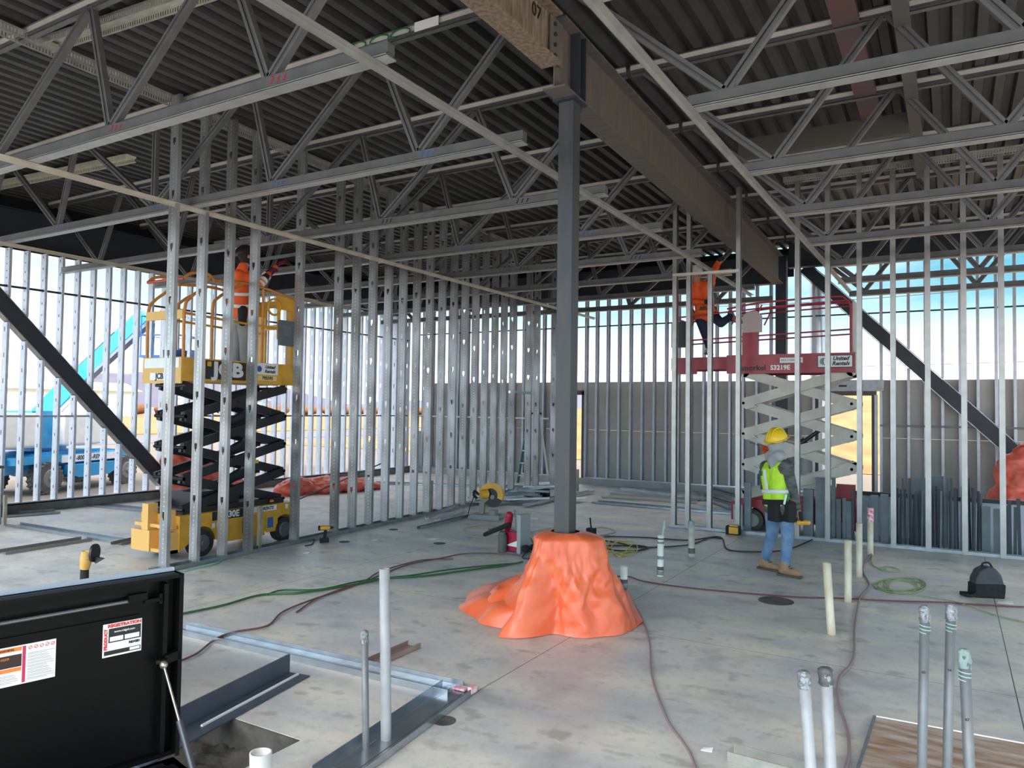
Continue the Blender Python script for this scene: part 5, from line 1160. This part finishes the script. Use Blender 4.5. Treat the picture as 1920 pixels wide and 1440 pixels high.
# ---------------- pipes
def pipe(x, y, top, r, m, name, label, cat='pipe', group=None, lean=(0, 0), capm=None, hollow=True, bands=(), ztape=None):
    e = empty(name, (x, y, 0), 0, label, cat, group); b = MB(); T = Vector((lean[0], lean[1], top)); n = 20
    a = [Vector((math.cos(2*PI*i/n), math.sin(2*PI*i/n), 0)) for i in range(n)]
    ri = r*.82; v = [k*r for k in a]+[T+k*r for k in a]+[T+k*ri for k in a]+[T-Vector((0, 0, .12))+k*ri for k in a]
    b.add(v, [(q*n+i, q*n+(i+1) % n, (q+1)*n+(i+1) % n, (q+1)*n+i) for q in range(3) for i in range(n)], True); b.add(v[3*n:], [tuple(range(n))])
    b.build('pipe_shaft', m, e)
    for f0, f1, bmat in bands:
        b = MB(); b.cyl(T*f0, T*f1, r*1.06, n=20); b.build('tape_band', bmat, e)
    if capm:
        b = MB(); N_ = 24; vs = []
        for j_ in range(9):
            t = j_/8
            for i in range(N_):
                a_ = 2*PI*i/N_; rr = r*(1.12+.35*mnoise.noise(Vector((math.cos(a_)*2, math.sin(a_)*2, t*5+x*9)))+.12*math.sin(a_*3+t*5))*(1 if t < .9 else .55)
                vs.append(T+Vector((rr*math.cos(a_), rr*math.sin(a_), -.05+.075*t)))
        b.add(vs, [(j_*N_+i, j_*N_+(i+1) % N_, (j_+1)*N_+(i+1) % N_, (j_+1)*N_+i) for j_ in range(8) for i in range(N_)], True); b.add(vs[-N_:], [tuple(range(N_))]); b.build('tape_cap', capm, e)
        if ztape: b = MB(); b.tube([T+Vector((r*1.12*math.cos(k*.7), r*1.12*math.sin(k*.7), -.055-.0018*k)) for k in range(26)], .0022, 5); b.build('green_tie', ztape, e)
    return e
def topz(px, py, x, y): # height above the slab of the point seen at pixel, standing at x,y
    fwd = Vector((x, y, 0)).dot(FW); v = ray(px, py); t = math.hypot(x, y)/math.hypot(v.x, v.y); return CH+v.z*t
def gp_pipe(pb, pt, r, m, name, label, **k):
    p = gz(*pb); q = gy(pt[0], pt[1], p.y); return pipe(p.x, p.y, q.z, r, m, name, label, lean=(q.x-p.x, 0), **k)
gp_pipe((1559, 1189), (1550, 1055), .034, PVC, 'pvc_pipe', 'leaning cream pvc stub, nearest of the four right of the lime vest')
gp_pipe((1590, 1129), (1590, 1013), .034, PVC, 'pvc_pipe', 'cream pvc stub, second from the camera of the four by the lime vest')
gp_pipe((1611, 1082), (1611, 981), .034, PVC, 'pvc_pipe', 'cream pvc pipe stub, third from the camera, in front of the slim studs')
e = gp_pipe((1632, 1040), (1632, 955), .038, PVC, 'pvc_pipe', 'cream pvc pipe stub topped with red and white tape', bands=((.74, 1.03, mat('red white spotted tape', (.65, .02, .09), .5, 0, 40, 0, (.9, .75, .78))),))
gp_pipe((1297, 1044), (1296, 977), .040, mat('dirty pvc', (.60, .56, .46), .7, 0, 12, 0, (.35, .33, .28)), 'pvc_pipe', 'dirty cream pipe stub with dark tape low down, in front of the paired end studs', bands=((.10, .25, TAPED), (.9, 1.0, TAPE)))
gp_pipe((1238, 1080), (1239, 1004), .036, PVCW, 'pvc_pipe', 'white pipe stub wrapped in several tape bands, tallest one right of the orange tarp', bands=((.03, .14, TAPE), (.15, .24, TAPED), (.42, .50, TAPE), (.80, .86, TAPE), (.9, .94, TAPED)))
gp_pipe((1242, 1006), (1246, 976), .012, mat('pale green pvc', (.6, .78, .68), .5), 'pvc_pipe', 'thin pale green tube sticking up behind the taped white stub')
gp_pipe((1170, 1118), (1170, 1062), .036, PVCW, 'pvc_pipe', 'short white pipe stub with dark tape right beside the orange tarp', bands=((.1, .3, TAPED), (.3, .45, TAPE), (.45, .58, TAPED)))
gp_pipe((1384, 997), (1384, 946), .075, mat('chipped white pvc', (.66, .66, .64), .6, 0, 9, 0, (.4, .4, .38)), 'pvc_pipe', 'thick chipped white pipe in the wall line left of the red lift wheel')
gp_pipe((490, 1500), (489, 1410), .052, PVCW, 'pvc_pipe', 'white pvc pipe stub with open top at the bottom edge beside the pit')
# conduits through the near track
for pb, pt, r, m_, nm, lb, cp in (((724, 1388), (721, 1066), .030, EMTL, 'conduit', 'pale tall conduit rising through the near floor track', None), ((686, 1403), (684, 1190), .019, EMT, 'conduit', 'thin dark conduit with a taped top rising through the near floor track', TAPE)):
    gp_pipe(pb, pt, r, m_, nm, lb, capm=cp)
for (px, py), z_, r, m_, lb, cp, zt, ln in (((1734, 1145), .98, .0205, EMT, 'left one of the three grey taped conduits over the plywood', TAPE, GREENT, (.02, 0)), ((1783, 1142), .98, .0205, EMT, 'middle one of the three grey taped conduits over the plywood', TAPE, GREENT, (.025, 0)),
        ((1808, 1228), .90, .0205, EMT, 'right shorter one of the three grey taped conduits over the plywood', mat('green grey cap', (.22, .30, .28), .5), GREENT, (-.03, 0)), ((1508, 1268), .74, .024, EMTL, 'left one of two pale conduits at the bottom edge left of the plywood', TAPE, None, (-.05, 0)),
        ((1548, 1262), .75, .026, EMTL, 'right one of two pale conduits at the bottom edge left of the plywood', TAPED, None, (-.035, 0))):
    v = gz(px, py, z_); e = pipe(v.x-ln[0], v.y, z_, r, m_, 'conduit', lb, capm=cp, ztape=zt, lean=ln)
    if z_ > .85: text({1734: '65', 1783: '66', 1808: '67'}[px], .016, LET_K, e, (ln[0]*.72, -r-.0015, z_*.72), FRONT)
# wood stakes among the tall studs
for px, top, w_, lb in ((690, 918, .05, 'first'), (833, 900, .065, 'third'), (968, 890, .07, 'fourth')):
    pass
for (pb, pt, w_, lb) in (((486, 1030), (486, 948), .055, 'wood stake before the yellow lift chassis'), ((692, 987), (692, 918), .05, 'wood stake between tall studs left of the chop saw, nearest the camera'), ((808, 963), (808, 901), .055, 'wood stake with brown stain between tall studs left of the chop saw'),
        ((843, 954), (843, 896), .075, 'wide wood stake between tall studs beside the chop saw'), ((905, 935), (905, 886), .06, 'wood stake behind the yellow chop saw hood'), ((932, 928), (932, 886), .09, 'wide pale wood stake behind the yellow chop saw'), ((654, 938), (654, 880), .05, 'pale wood stake beyond the tall studs'), ((745, 890), (745, 850), .05, 'small pale stake near the back left corner'),
        ((8, 985), (7, 928), .05, 'cream post end at the left edge by the work table'), ((1083, 920), (1083, 880), .05, 'thin wood stake standing just behind the dark column')):
    p = gz(*pb); q = gy(pt[0], pt[1], p.y); o = MB(); o.box(-w_/2, w_/2, -.02, .02, 0, q.z); o.box(-w_*.3, w_*.3, -.022, -.02, q.z*.3, q.z*.5); a = o.build('wood_stake', WOOD); a.location = p; tag(a, lb, 'stake')
# ---------------- grey bars leaning behind the right wall
random.seed(11)
def up_bar(px, ptop, wdt, Y, m, label, group=None, tilt=0, flat=False):
    b_ = gy(px, 1000, Y); t_ = gy(px, ptop, Y); L_ = max(.3, t_.z)
    b = MB(); b.box(-wdt/2, wdt/2, -.003 if flat else -wdt*.3, .003 if flat else wdt*.3, 0, L_); b.box(-wdt/2-.002, wdt/2+.002, -wdt*.3-.003, -wdt*.3, L_-.03, L_-.005) if not flat else None
    a = b.build('steel_bar', m); a.location = (b_.x, Y, .002); a.rotation_euler = (random.uniform(-.02, .01), tilt, 0); tag(a, label, 'bar', group)
for px, pt, w_, lb in ((1402-0, 905, .10, 'wide'), (1516, 917, .14, 'wide'), (1540, 896, .15, 'wide'), (1455, 900, .12, 'wide')):
    up_bar(px, pt, w_, 12.05 if px > 1450 else 12.0, BAR, {1402: 'wide grey bar standing before the red lift, leftmost of the wide ones', 1516: 'wide grey bar standing before the red lift, right of the person in lime vest', 1540: 'tallest wide grey bar standing before the red lift chassis', 1455: 'wide grey bar standing behind the person in lime vest'}[px])
for px, pt, w_ in ((1563, 896, .055), (1573, 936, .065), (1583, 934, .05), (1592, 940, .07), (1600, 917, .035), (1623, 936, .07)):
    up_bar(px, pt, w_, 12.08, BAR if px != 1600 else BARD, 'grey steel bar standing before the red lift chassis', 'bars before the red lift', random.uniform(-.01, .01))
for px, pt, lb in ((1640, 929, 'wide grey post standing right of the red lift, the left one'), (1659, 927, 'wide grey post standing right of the red lift, the right one'), (1849, 949, 'wide grey post right of the dark bar cluster, the left one'), (1871, 954, 'wide grey post right of the dark bar cluster, the right one')):
    up_bar(px, pt, .10, 12.1, BAR, lb)
for k in range(42):
    px = 1678+k*3.95+random.uniform(-1.2, 1.2); pt = random.choice((897, 912, 915, 918, 921, 925, 928)); 
    if k in (4,): pt = 897
    if k in (23,): pt = 888
    if k in (36,): pt = 897
    up_bar(px, pt, random.uniform(.018, .030), random.uniform(12.0, 12.4), BARD if random.random() < .8 else BAR, 'dark thin steel bar in the dense cluster leaning behind the right wall', 'dark bar cluster', random.uniform(-.025, .025))
for k in range(9):
    px = 1717+k*6.2; up_bar(px, 896 if k < 4 else 893, .045, 12.5, BAR, 'lighter grey bar at the back of the dense bar cluster', 'lighter bars behind the cluster')
for px, pt in ((1889, 948), (1894, 940), (1903, 951), (1912, 935), (1925, 950), (1936, 945)):
    up_bar(px, pt, .04, 12.1, BARD, 'dark thin bar at the right edge before the red orange tarp', 'bars before the right tarp', random.uniform(-.02, .02))
# white sheet and rail the bars lean against
b = MB(); b.box(-1.25, 2.0, 12.9, 12.92, 0.0, .62); tag(b.build('white_board', mat('pale lilac board', (.62, .64, .76), .7)), 'long pale board standing low behind the grey bars', 'board')
b = MB(); b.box(-1.3, 2.0, 12.78, 12.84, .62, .68); b.box(-1.28, -1.24, 12.78, 12.9, 0, .64); b.box(1.95, 2.0, 12.78, 12.9, 0, .64); tag(b.build('support_rail', DARK), 'low dark rail with feet behind the dense bar cluster', 'rail')
# ---------------- cords and hoses
def cord(pts, r, m, name, label, z=None, group=None, cat='cord'):
    P = [gz(x, y) for x, y in pts]; P = [Vector((p.x, p.y, 0)) for p in P]; S = smooth_path(P, 7)
    b = MB(); b.tube([p+Vector((0, 0, r+.002+(z or 0)+.004*abs(math.sin(i*.21)))) for i, p in enumerate(S)], r, 7); return tag(b.build(name, m), label, cat, group)
MAR = mat('maroon rubber cord', (.17, .045, .06), .55); GRN = mat('green rubber hose', (.035, .13, .04), .5); BRN = mat('brown red cord', (.20, .085, .07), .6)
YC = mat('yellow cord', (.62, .45, .07), .5); TANC = mat('pale tan cord', (.46, .39, .24), .6); GRY = mat('grey pink cord', (.30, .21, .22), .6); BLC = mat('black cable', (.03, .03, .035), .6); LG = mat('pale green cord', (.30, .38, .16), .6); MINT = mat('mint hose', (.25, .6, .5), .5)
cord([(335, 1155), (420, 1138), (490, 1118), (560, 1115), (640, 1103), (720, 1088), (790, 1083), (860, 1074), (935, 1064), (980, 1056)], .011, GRN, 'hose', 'green air hose on the slab running left from the orange tarp, front strand')
cord([(500, 1118), (530, 1110), (600, 1108), (680, 1092), (760, 1083), (850, 1070), (975, 1058)], .009, GRN, 'hose', 'green air hose on the slab, back strand beside the front strand', .004)
cord([(338, 1242), (370, 1228), (405, 1200), (440, 1188), (500, 1176), (530, 1150), (590, 1125), (650, 1105), (700, 1086), (760, 1062), (830, 1048), (870, 1040), (940, 1040), (975, 1043)], .008, BRN, 'cord', 'brown red extension cord winding across the slab from the black box to the welder')
cord([(555, 1150), (600, 1122), (680, 1092), (715, 1073), (790, 1052), (850, 1050)], .007, BRN, 'cord', 'second thinner brown red cord beside the winding one')
cord([(1306, 1450), (1290, 1410), (1250, 1350), (1222, 1270), (1218, 1210), (1205, 1165), (1185, 1130), (1170, 1110)], .008, GRY, 'cord', 'maroon cord curving from the orange tarp to the bottom edge')
cord([(1130, 1084), (1175, 1083), (1200, 1090), (1240, 1098), (1290, 1104), (1400, 1115), (1480, 1121), (1570, 1124), (1650, 1128), (1750, 1131), (1830, 1136), (1940, 1141)], .008, MAR, 'cord', 'long maroon cord crossing the slab from the tarp to the right edge')
cord([(1583, 1455), (1592, 1420), (1588, 1370), (1572, 1320), (1574, 1275), (1600, 1240), (1603, 1180), (1612, 1125), (1630, 1100), (1618, 1070), (1630, 1045), (1640, 1037)], .010, GRY, 'hose', 'grey pink hose winding up the slab to the stub with red tape')
cord([(1636, 1036), (1634, 1055), (1645, 1066), (1665, 1064), (1686, 1070), (1678, 1074), (1650, 1070), (1662, 1068)], .006, LG, 'cord', 'small coil of pale green cord beside the stub with red tape')
c = [(1640, 1080)]; import itertools
pts = []
for k in range(66):
    a = k*.62; rx = 38+12*math.sin(k*.23); ry = 12+4*math.cos(k*.31); pts.append((1690+rx*math.cos(a)+4*math.sin(k), 1099+ry*math.sin(a)))
cord(pts+[(1735, 1120), (1790, 1130), (1850, 1150), (1925, 1170)], .005, LG, 'cord', 'large coil of pale green cord on the slab left of the black bag')
cord([(1100, 1006), (1150, 1008), (1220, 1010), (1290, 1015), (1340, 1008), (1355, 1012), (1362, 1030), (1390, 1036), (1450, 1036), (1490, 1028), (1530, 1010), (1545, 1000)], .010, BLC, 'cord', 'dark cable running from behind the tarp past the dirty stub to the wall')
cord([(1095, 1010), (1160, 1020), (1200, 1028), (1290, 1024), (1330, 1010), (1352, 1012)], .010, BLC, 'cord', 'grey black cable just below the other cable right of the tarp')
cord([(1120, 1025), (1150, 1026), (1195, 1025), (1215, 1030), (1190, 1035), (1150, 1034), (1130, 1030)], .012, BLC, 'cord', 'loop of black cable right of the orange tarp')
pts = []
for k in range(22):
    a = k*.8; pts.append((1162+26*math.cos(a)+8*math.sin(k*1.3), 1030+12*math.sin(a)+5*math.cos(k*1.9)))
cord(pts, .0075, YC, 'cord', 'tangle of yellow cord on the slab right of the orange tarp', .01)
cord([(1098, 1000), (1110, 993), (1130, 990), (1150, 995), (1152, 1000), (1120, 1006)], .007, TANC, 'cord', 'loop of tan cord right of the column')
cord([(1000, 1000), (990, 1002), (960, 990), (920, 986), (890, 988), (870, 992), (875, 1000), (905, 1003), (960, 1003), (1000, 998), (1040, 990)], .007, TANC, 'cord', 'long loop of tan cord left of the column behind the welder')
cord([(345, 1072), (380, 1064), (405, 1058), (418, 1050)], .008, MINT, 'hose', 'mint green hose end by the nearest tall stud')
cord([(572, 1025), (585, 1022), (590, 1012), (602, 1010)], .008, BLC, 'cord', 'short black strap on the slab beside the cordless drill')
cord([(995, 1010), (1000, 1020), (1008, 1030), (1002, 1040), (990, 1035), (980, 1048), (1000, 1050)], .008, BLC, 'cord', 'black welding cable bundle between the welder and the orange tarp')
cord([(1890, 1180), (1850, 1100)], .002, BLC, 'cord', 'thin black string on the slab below the black bag') if False else None
# ---------------- chop saw
p = gz(915, 972); cs = empty('chop_saw', (p.x, p.y, 0), .25, 'yellow abrasive chop saw with a black wheel on the slab', 'saw')
b = MB(); b.box(-.27, .25, -.18, .18, .012, .075); b.box(-.27, .25, -.19, -.17, .0, .08); b.box(-.3, -.26, -.19, .19, 0, .05); b.build('saw_base', mat('grey saw base', (.30, .29, .27), .6, .2), cs)
b = MB(); b.box(.05, .15, -.1, .1, .07, .15); b.cyl((.2, -.02, .10), (.48, -.02, .10), .012, n=8); b.cyl((.48, -.02, .04), (.48, -.02, .17), .012, n=8); b.build('saw_vise', mat('grey saw base', (.3, .29, .27)), cs)
b = MB(); b.bar((-.12, 0, .07), (-.10, 0, .30), .07, .09); b.bar((-.10, 0, .28), (.0, 0, .36), .06, .08); b.build('saw_arm', mat('saw arm grey', (.24, .23, .21), .5, .3), cs)
b = MB(); n = 24; pr = [(.215*math.cos(a), .215*math.sin(a)) for a in [math.radians(-20+210*i/n) for i in range(n+1)]]; pr += [(.12*math.cos(a), .12*math.sin(a)) for a in [math.radians(190-210*i/n) for i in range(n+1)]]
b.prism(pr, (.06, -.045, .40), (1, 0, 0), (0, 0, 1), (0, .09, 0)); b.prism([(.215*math.cos(a), .215*math.sin(a)) for a in [math.radians(-20+260*i/n) for i in range(n+1)]], (.06, .02, .40), (1, 0, 0), (0, 0, 1), (0, .02, 0)); b.cyl((-.1, -.1, .42), (-.02, -.02, .42), .07, .09, 16); b.build('saw_hood', YEL, cs)
b = MB(); b.cyl((.08, -.012, .37), (.08, .010, .37), .175, n=32); b.build('abrasive_wheel', BLK, cs); b = MB(); b.cyl((.08, -.03, .37), (.08, -.012, .37), .04, n=16); b.build('wheel_flange', MATS['saw arm grey'], cs)
b = MB(); b.tube(smooth_path([(-.16, -.03, .40), (-.24, -.03, .46), (-.25, -.03, .38), (-.19, -.03, .34)], 5), .022, 8); b.build('saw_handle', BLKJ, cs)
b = MB(); b.tube(smooth_path([(-.24, -.05, .38), (-.30, -.08, .2), (-.34, -.1, .02)], 5), .008, 6); b.build('saw_cord', BLKJ, cs)
# scrap steel pile around the saw
random.seed(5)
pile = [((905, 930), (1015, 922), .09), ((870, 948), (985, 940), .08), ((900, 945), (1030, 945), .06), ((920, 938), (1000, 928), .1), ((960, 925), (1012, 935), .12), ((870, 960), (820, 985), .08), ((885, 968), (785, 992), .06), ((858, 955), (800, 985), .05), ((930, 948), (1045, 938), .07), ((985, 952), (1110, 925), .12), ((880, 940), (950, 950), .09)]
pile += [((900+k*9, 950-k*1.5), (960+k*10, 930+(k*7) % 18), .07+.02*(k % 3)) for k in range(10)]
for k, ((x0, y0), (x1, y1), w_) in enumerate(pile):
    a = gz(x0, y0); c = gz(x1, y1); hgt = .0 if k in (6,) else .012+.022*(k % 4) if k < 11 else .06+.018*(k-10)
    b = MB(); d = c-a; b.bar((0, 0, .004), d+Vector((0, 0, .004+.02*(k % 3))), w_, .003)
    for s_ in (-1, 1): b.bar((0, 0, .004), d+Vector((0, 0, .004+.02*(k % 3))), .003, .036, du=s_*w_/2, dv=.018)
    o = b.build('scrap_track', BRIGHT if k % 2 else FB); o.location = (a.x, a.y, hgt); tag(o, 'offcut of bright steel track in the scrap pile around the chop saw', 'scrap', 'track offcuts by the chop saw')
p = gz(985, 935); b = MB(); b.box(-.22, .22, -.1, .1, 0, .02); b.box(-.22, .22, .08, .1, 0, .16); b.box(-.22, -.2, -.1, .1, 0, .15); b.box(.2, .22, -.1, .1, 0, .15); b.box(-.22, .22, -.1, -.08, 0, .1); o = b.build('tool_tray', BLKJ); o.location = (p.x, p.y+.6, 0); tag(o, 'black open tray on the slab behind the scrap pile', 'tray')
b = MB(); b.box(-.32, .32, -.2, .2, 0, .004); o = b.build('printed_board', WHITE); p = gz(1070, 940); o.location = (p.x, p.y, .06); o.rotation_euler = (0, -.08, .2); tag(o, 'white printed sheet sticking out behind the dark column', 'sheet')
for px, py, w_, lb in ((1002, 972, .14, 'white paper scrap right of the chop saw'), (812, 1011, .12, 'white paper scrap on the slab below the welding pile'), (702, 1013, .08, 'small white paper scrap near the tall studs'), (575, 1037, .08, 'white scrap beside the cordless drill'), (1885, 1130, .14, 'small white plastic piece right of the black bag'), (1326, 1406, .06, 'crumpled foil scrap near the bottom edge')):
    p = gz(px, py); b = MB(); b.add([(-w_/2, -w_*.4, .003), (w_/2, -w_*.3, .004), (w_*.45, w_*.35, .012), (-w_*.4, w_*.3, .003), (-w_/2, -w_*.4, .0), (w_/2, -w_*.3, .0), (w_*.45, w_*.35, .0), (-w_*.4, w_*.3, .0)], [(0, 1, 2, 3), (7, 6, 5, 4), (0, 4, 5, 1), (1, 5, 6, 2), (2, 6, 7, 3), (3, 7, 4, 0)]); o = b.build('paper_scrap', PAPER); o.location = (p.x, p.y, 0); tag(o, lb, 'scrap')
p = gz(937, 993); b = MB(); b.box(-.16, .16, -.09, .09, 0, .006); b.box(-.16, .16, .08, .09, 0, .03); b.box(-.16, .16, -.09, -.08, 0, .02); o = b.build('metal_tray', FB); o.location = (p.x, p.y, 0); tag(o, 'small flat metal tray inside the tan cord loop', 'tray')
# floor drain plates and cores
for px, py, r, lb in ((824, 1019, .085, 'dark round cover in the slab left of the welder'), (738, 993, .07, 'dark round cover in the slab right of the tall studs'), (646, 1016, .075, 'dark round cover in the slab nearest the tall studs'), (1455, 1127, .17, 'large dark oval stain ring under the maroon cord'), (833, 1352, .07, 'round patch in the slab beside the near floor track')):
    p = gz(px, py); b = MB(); b.cyl((0, 0, 0), (0, 0, .004), r, n=24); o = b.build('floor_cover', mat('dark cover', (.13, .12, .11), .8, 0, 9, .3)); o.location = (p.x, p.y, 0); tag(o, lb, 'cover')
# ---------------- welder with torch and vacuum of red and grey
p = gz(962, 1033); wd = empty('welder', (p.x, p.y, 0), -.15, 'red and grey portable cutter machine with a black hose left of the tarp', 'machine')
CR = mat('crimson plastic', (.42, .01, .04), .4)
b = MB(); b.box(-.15, .17, -.09, .10, .02, .26); b.box(-.15, .17, -.095, -.09, .12, .16); b.build('machine_body', CR, wd)
b = MB(); b.box(.14, .20, -.10, .11, .0, .50); b.box(-.02, .15, .06, .10, .25, .47); b.build('side_frame', mat('grey plastic', (.33, .33, .34), .5), wd)
b = MB(); b.cyl((-.06, -.15, .0), (-.06, -.15, .22), .06, n=18); b.cyl((-.06, -.15, .22), (-.06, -.15, .26), .045, n=18); b.build('canister', mat('dark grey canister', (.09, .10, .09), .5), wd)
b = MB(); b.cap((-.34, -.18, .20), (.0, -.10, .36), .028, .032, 12); b.build('hose_nozzle', BLKJ, wd)
b = MB(); b.cap((-.10, 0, .30), (-.07, 0, .46), .05, .055, 12); b.build('top_motor', CR, wd)
b = MB(); b.prism([(0, 0), (.2, .08), (.2, 0)], (-.06, -.0955, .08), (1, 0, 0), (0, 0, 1), (0, -.002, 0)); b.build('white_stripe', WHITE, wd)
p = gz(1000, 1040); b = MB()
for k in range(9): b.sphere((.08*math.sin(k*2.3), .09*math.cos(k*1.7), .05+.015*(k % 3)), .05, 10)
o = remesh(b.build('cable_bundle', BLKJ), .015, 1); o.location = (p.x, p.y, 0); tag(o, 'black bundle of cable ends on the slab between machine and orange tarp', 'cable')
p = gz(1096, 1012); b = MB(); b.box(-.06, .06, -.05, .05, 0, .16); b.cap((0, 0, .15), (-.02, 0, .3), .012, .012, 8); o = b.build('power_adapter', BLKJ); o.location = (p.x+.06, p.y+.1, 0); tag(o, 'black power box standing just right of the column', 'power box')
p = gz(1125, 1007); b = MB(); b.box(-.14, .14, -.025, .025, 0, .03); o = b.build('wood_block', WOOD); o.location = (p.x, p.y, 0); o.rotation_euler.z = .6; tag(o, 'short pale wood block right of the column', 'wood')
# ---------------- cordless drill, charger, bag, ladder
p = gz(608, 1017); dr = empty('cordless_drill', (p.x, p.y, 0), .9, 'yellow and black cordless drill standing on the slab by the tall studs', 'drill')
b = MB(); b.box(-.06, .06, -.04, .04, 0, .06); b.build('drill_battery', BLKJ, dr); b = MB(); b.bar((0, 0, .05), (.015, 0, .17), .04, .05, up=(0, 1, 0)); b.build('drill_grip', BLKJ, dr)
b = MB(); b.cyl((-.06, 0, .20), (.07, 0, .20), .036, .03, 14); b.build('drill_body', YEL, dr); b = MB(); b.cyl((.07, 0, .20), (.12, 0, .20), .02, .014, 12); b.cyl((-.085, 0, .2), (-.06, 0, .2), .034, n=12); b.build('drill_chuck', BLK, dr)
p = gz(1375, 1002); ch = empty('laser_box', (p.x, p.y, 0), 0, 'yellow and black tool on the slab beside the thick chipped pipe', 'tool')
b = MB(); b.box(-.10, .10, -.07, .07, 0, .13); b.build('tool_case', BLKJ, ch); b = MB(); b.box(-.05, .09, -.078, -.07, .02, .12); b.box(-.05, .08, -.06, .06, .13, .145); b.build('yellow_cover', YEL, ch)
p = gz(1850, 1118); bg_ = empty('tool_bag', (p.x, p.y, 0), YAW-.15, 'black rounded tool bag with a strap on the slab near the right edge', 'bag')
BC = mat('charcoal nylon', (.045, .05, .06), .6, 0, 12, .1, bump=.3); BC2 = mat('black nylon', (.008, .008, .01), .8, 0, 12, .1, bump=.5, bscale=20)
b = MB(); pr = [(-.20, .02), (.18, .02), (.19, .20), (.16, .32), (.08, .42), (-.02, .44), (-.13, .38), (-.19, .25)]
b.prism(pr, (0, -.11, 0), (1, 0, 0), (0, 0, 1), (0, .22, 0)); o = remesh(b.build('bag_body', BC, bg_), .014, 6)
b = MB(); b.prism([(-.21, .0), (.19, .0), (.205, .2), (-.2, .19)], (0, -.135, 0), (1, 0, 0), (0, 0, 1), (0, .27, 0)); remesh(b.build('bag_pocket', BC2, bg_), .014, 6)
b = MB(); b.tube(smooth_path([(-.06, 0, .42), (-.05, 0, .47), (.03, 0, .48), (.08, 0, .41)], 4), .014, 8); b.build('bag_handle', BC2, bg_)
b = MB(); P_ = smooth_path([(-.18, -.12, .05), (-.28, -.16, .03), (-.37, -.10, .04), (-.36, -.02, .04), (-.2, 0, .03)], 6)
for a, c in zip(P_, P_[1:]): b.bar(a, c, .008, .045)
b.build('bag_strap', BC2, bg_); bg_.scale = (.72, .72, .72)
p = gy(1000, 890, 17.0); ld = empty('step_ladder', (p.x, 17.0, 0), 0, 'green folding step ladder against the back wall left of the column', 'ladder')
GLd = mat('green fibreglass', (.015, .13, .10), .5); H_ = 1.75
for s_ in (-1, 1):
    b = MB(); b.bar((s_*.26, -.35, 0), (s_*.15, 0, H_), .03, .07); b.build('ladder_rail', GLd, ld); b = MB(); b.bar((s_*.26, .35, 0), (s_*.14, .04, H_), .025, .045); b.build('ladder_rail', mat('ladder aluminium', (.5, .52, .54), .4, .6), ld)
for k in range(5):
    t_ = (k+.6)/5.6; b = MB(); b.box(-.26+.11*t_, .26-.11*t_, -.35+.35*t_-.04, -.35+.35*t_+.04, H_*t_-.015, H_*t_+.015); b.build('ladder_step', MATS['ladder aluminium'], ld)
b = MB(); b.box(-.17, .17, -.06, .10, H_, H_+.05); b.build('ladder_top', BLKJ, ld)
# tall pale tank-like bright post behind the back column
b = MB(); b.cyl((0, 0, ZC), (0, 0, 5.0), .16, n=24); o = b.build('duct_tube', BRIGHT); o.location = (-2.62+.02, 17.95, 0); tag(o, 'shiny vertical metal duct standing outside behind the dark back column', 'duct')
b = MB(); b.tube([gy(650, 925, 12.0)*0+Vector((-10.6, 9.7, .02)), Vector((-9.6, 11.4, .8))], .012, 6); tag(b.build('steel_rod', BARD), 'thin dark rod leaning low behind the tall studs', 'rod')
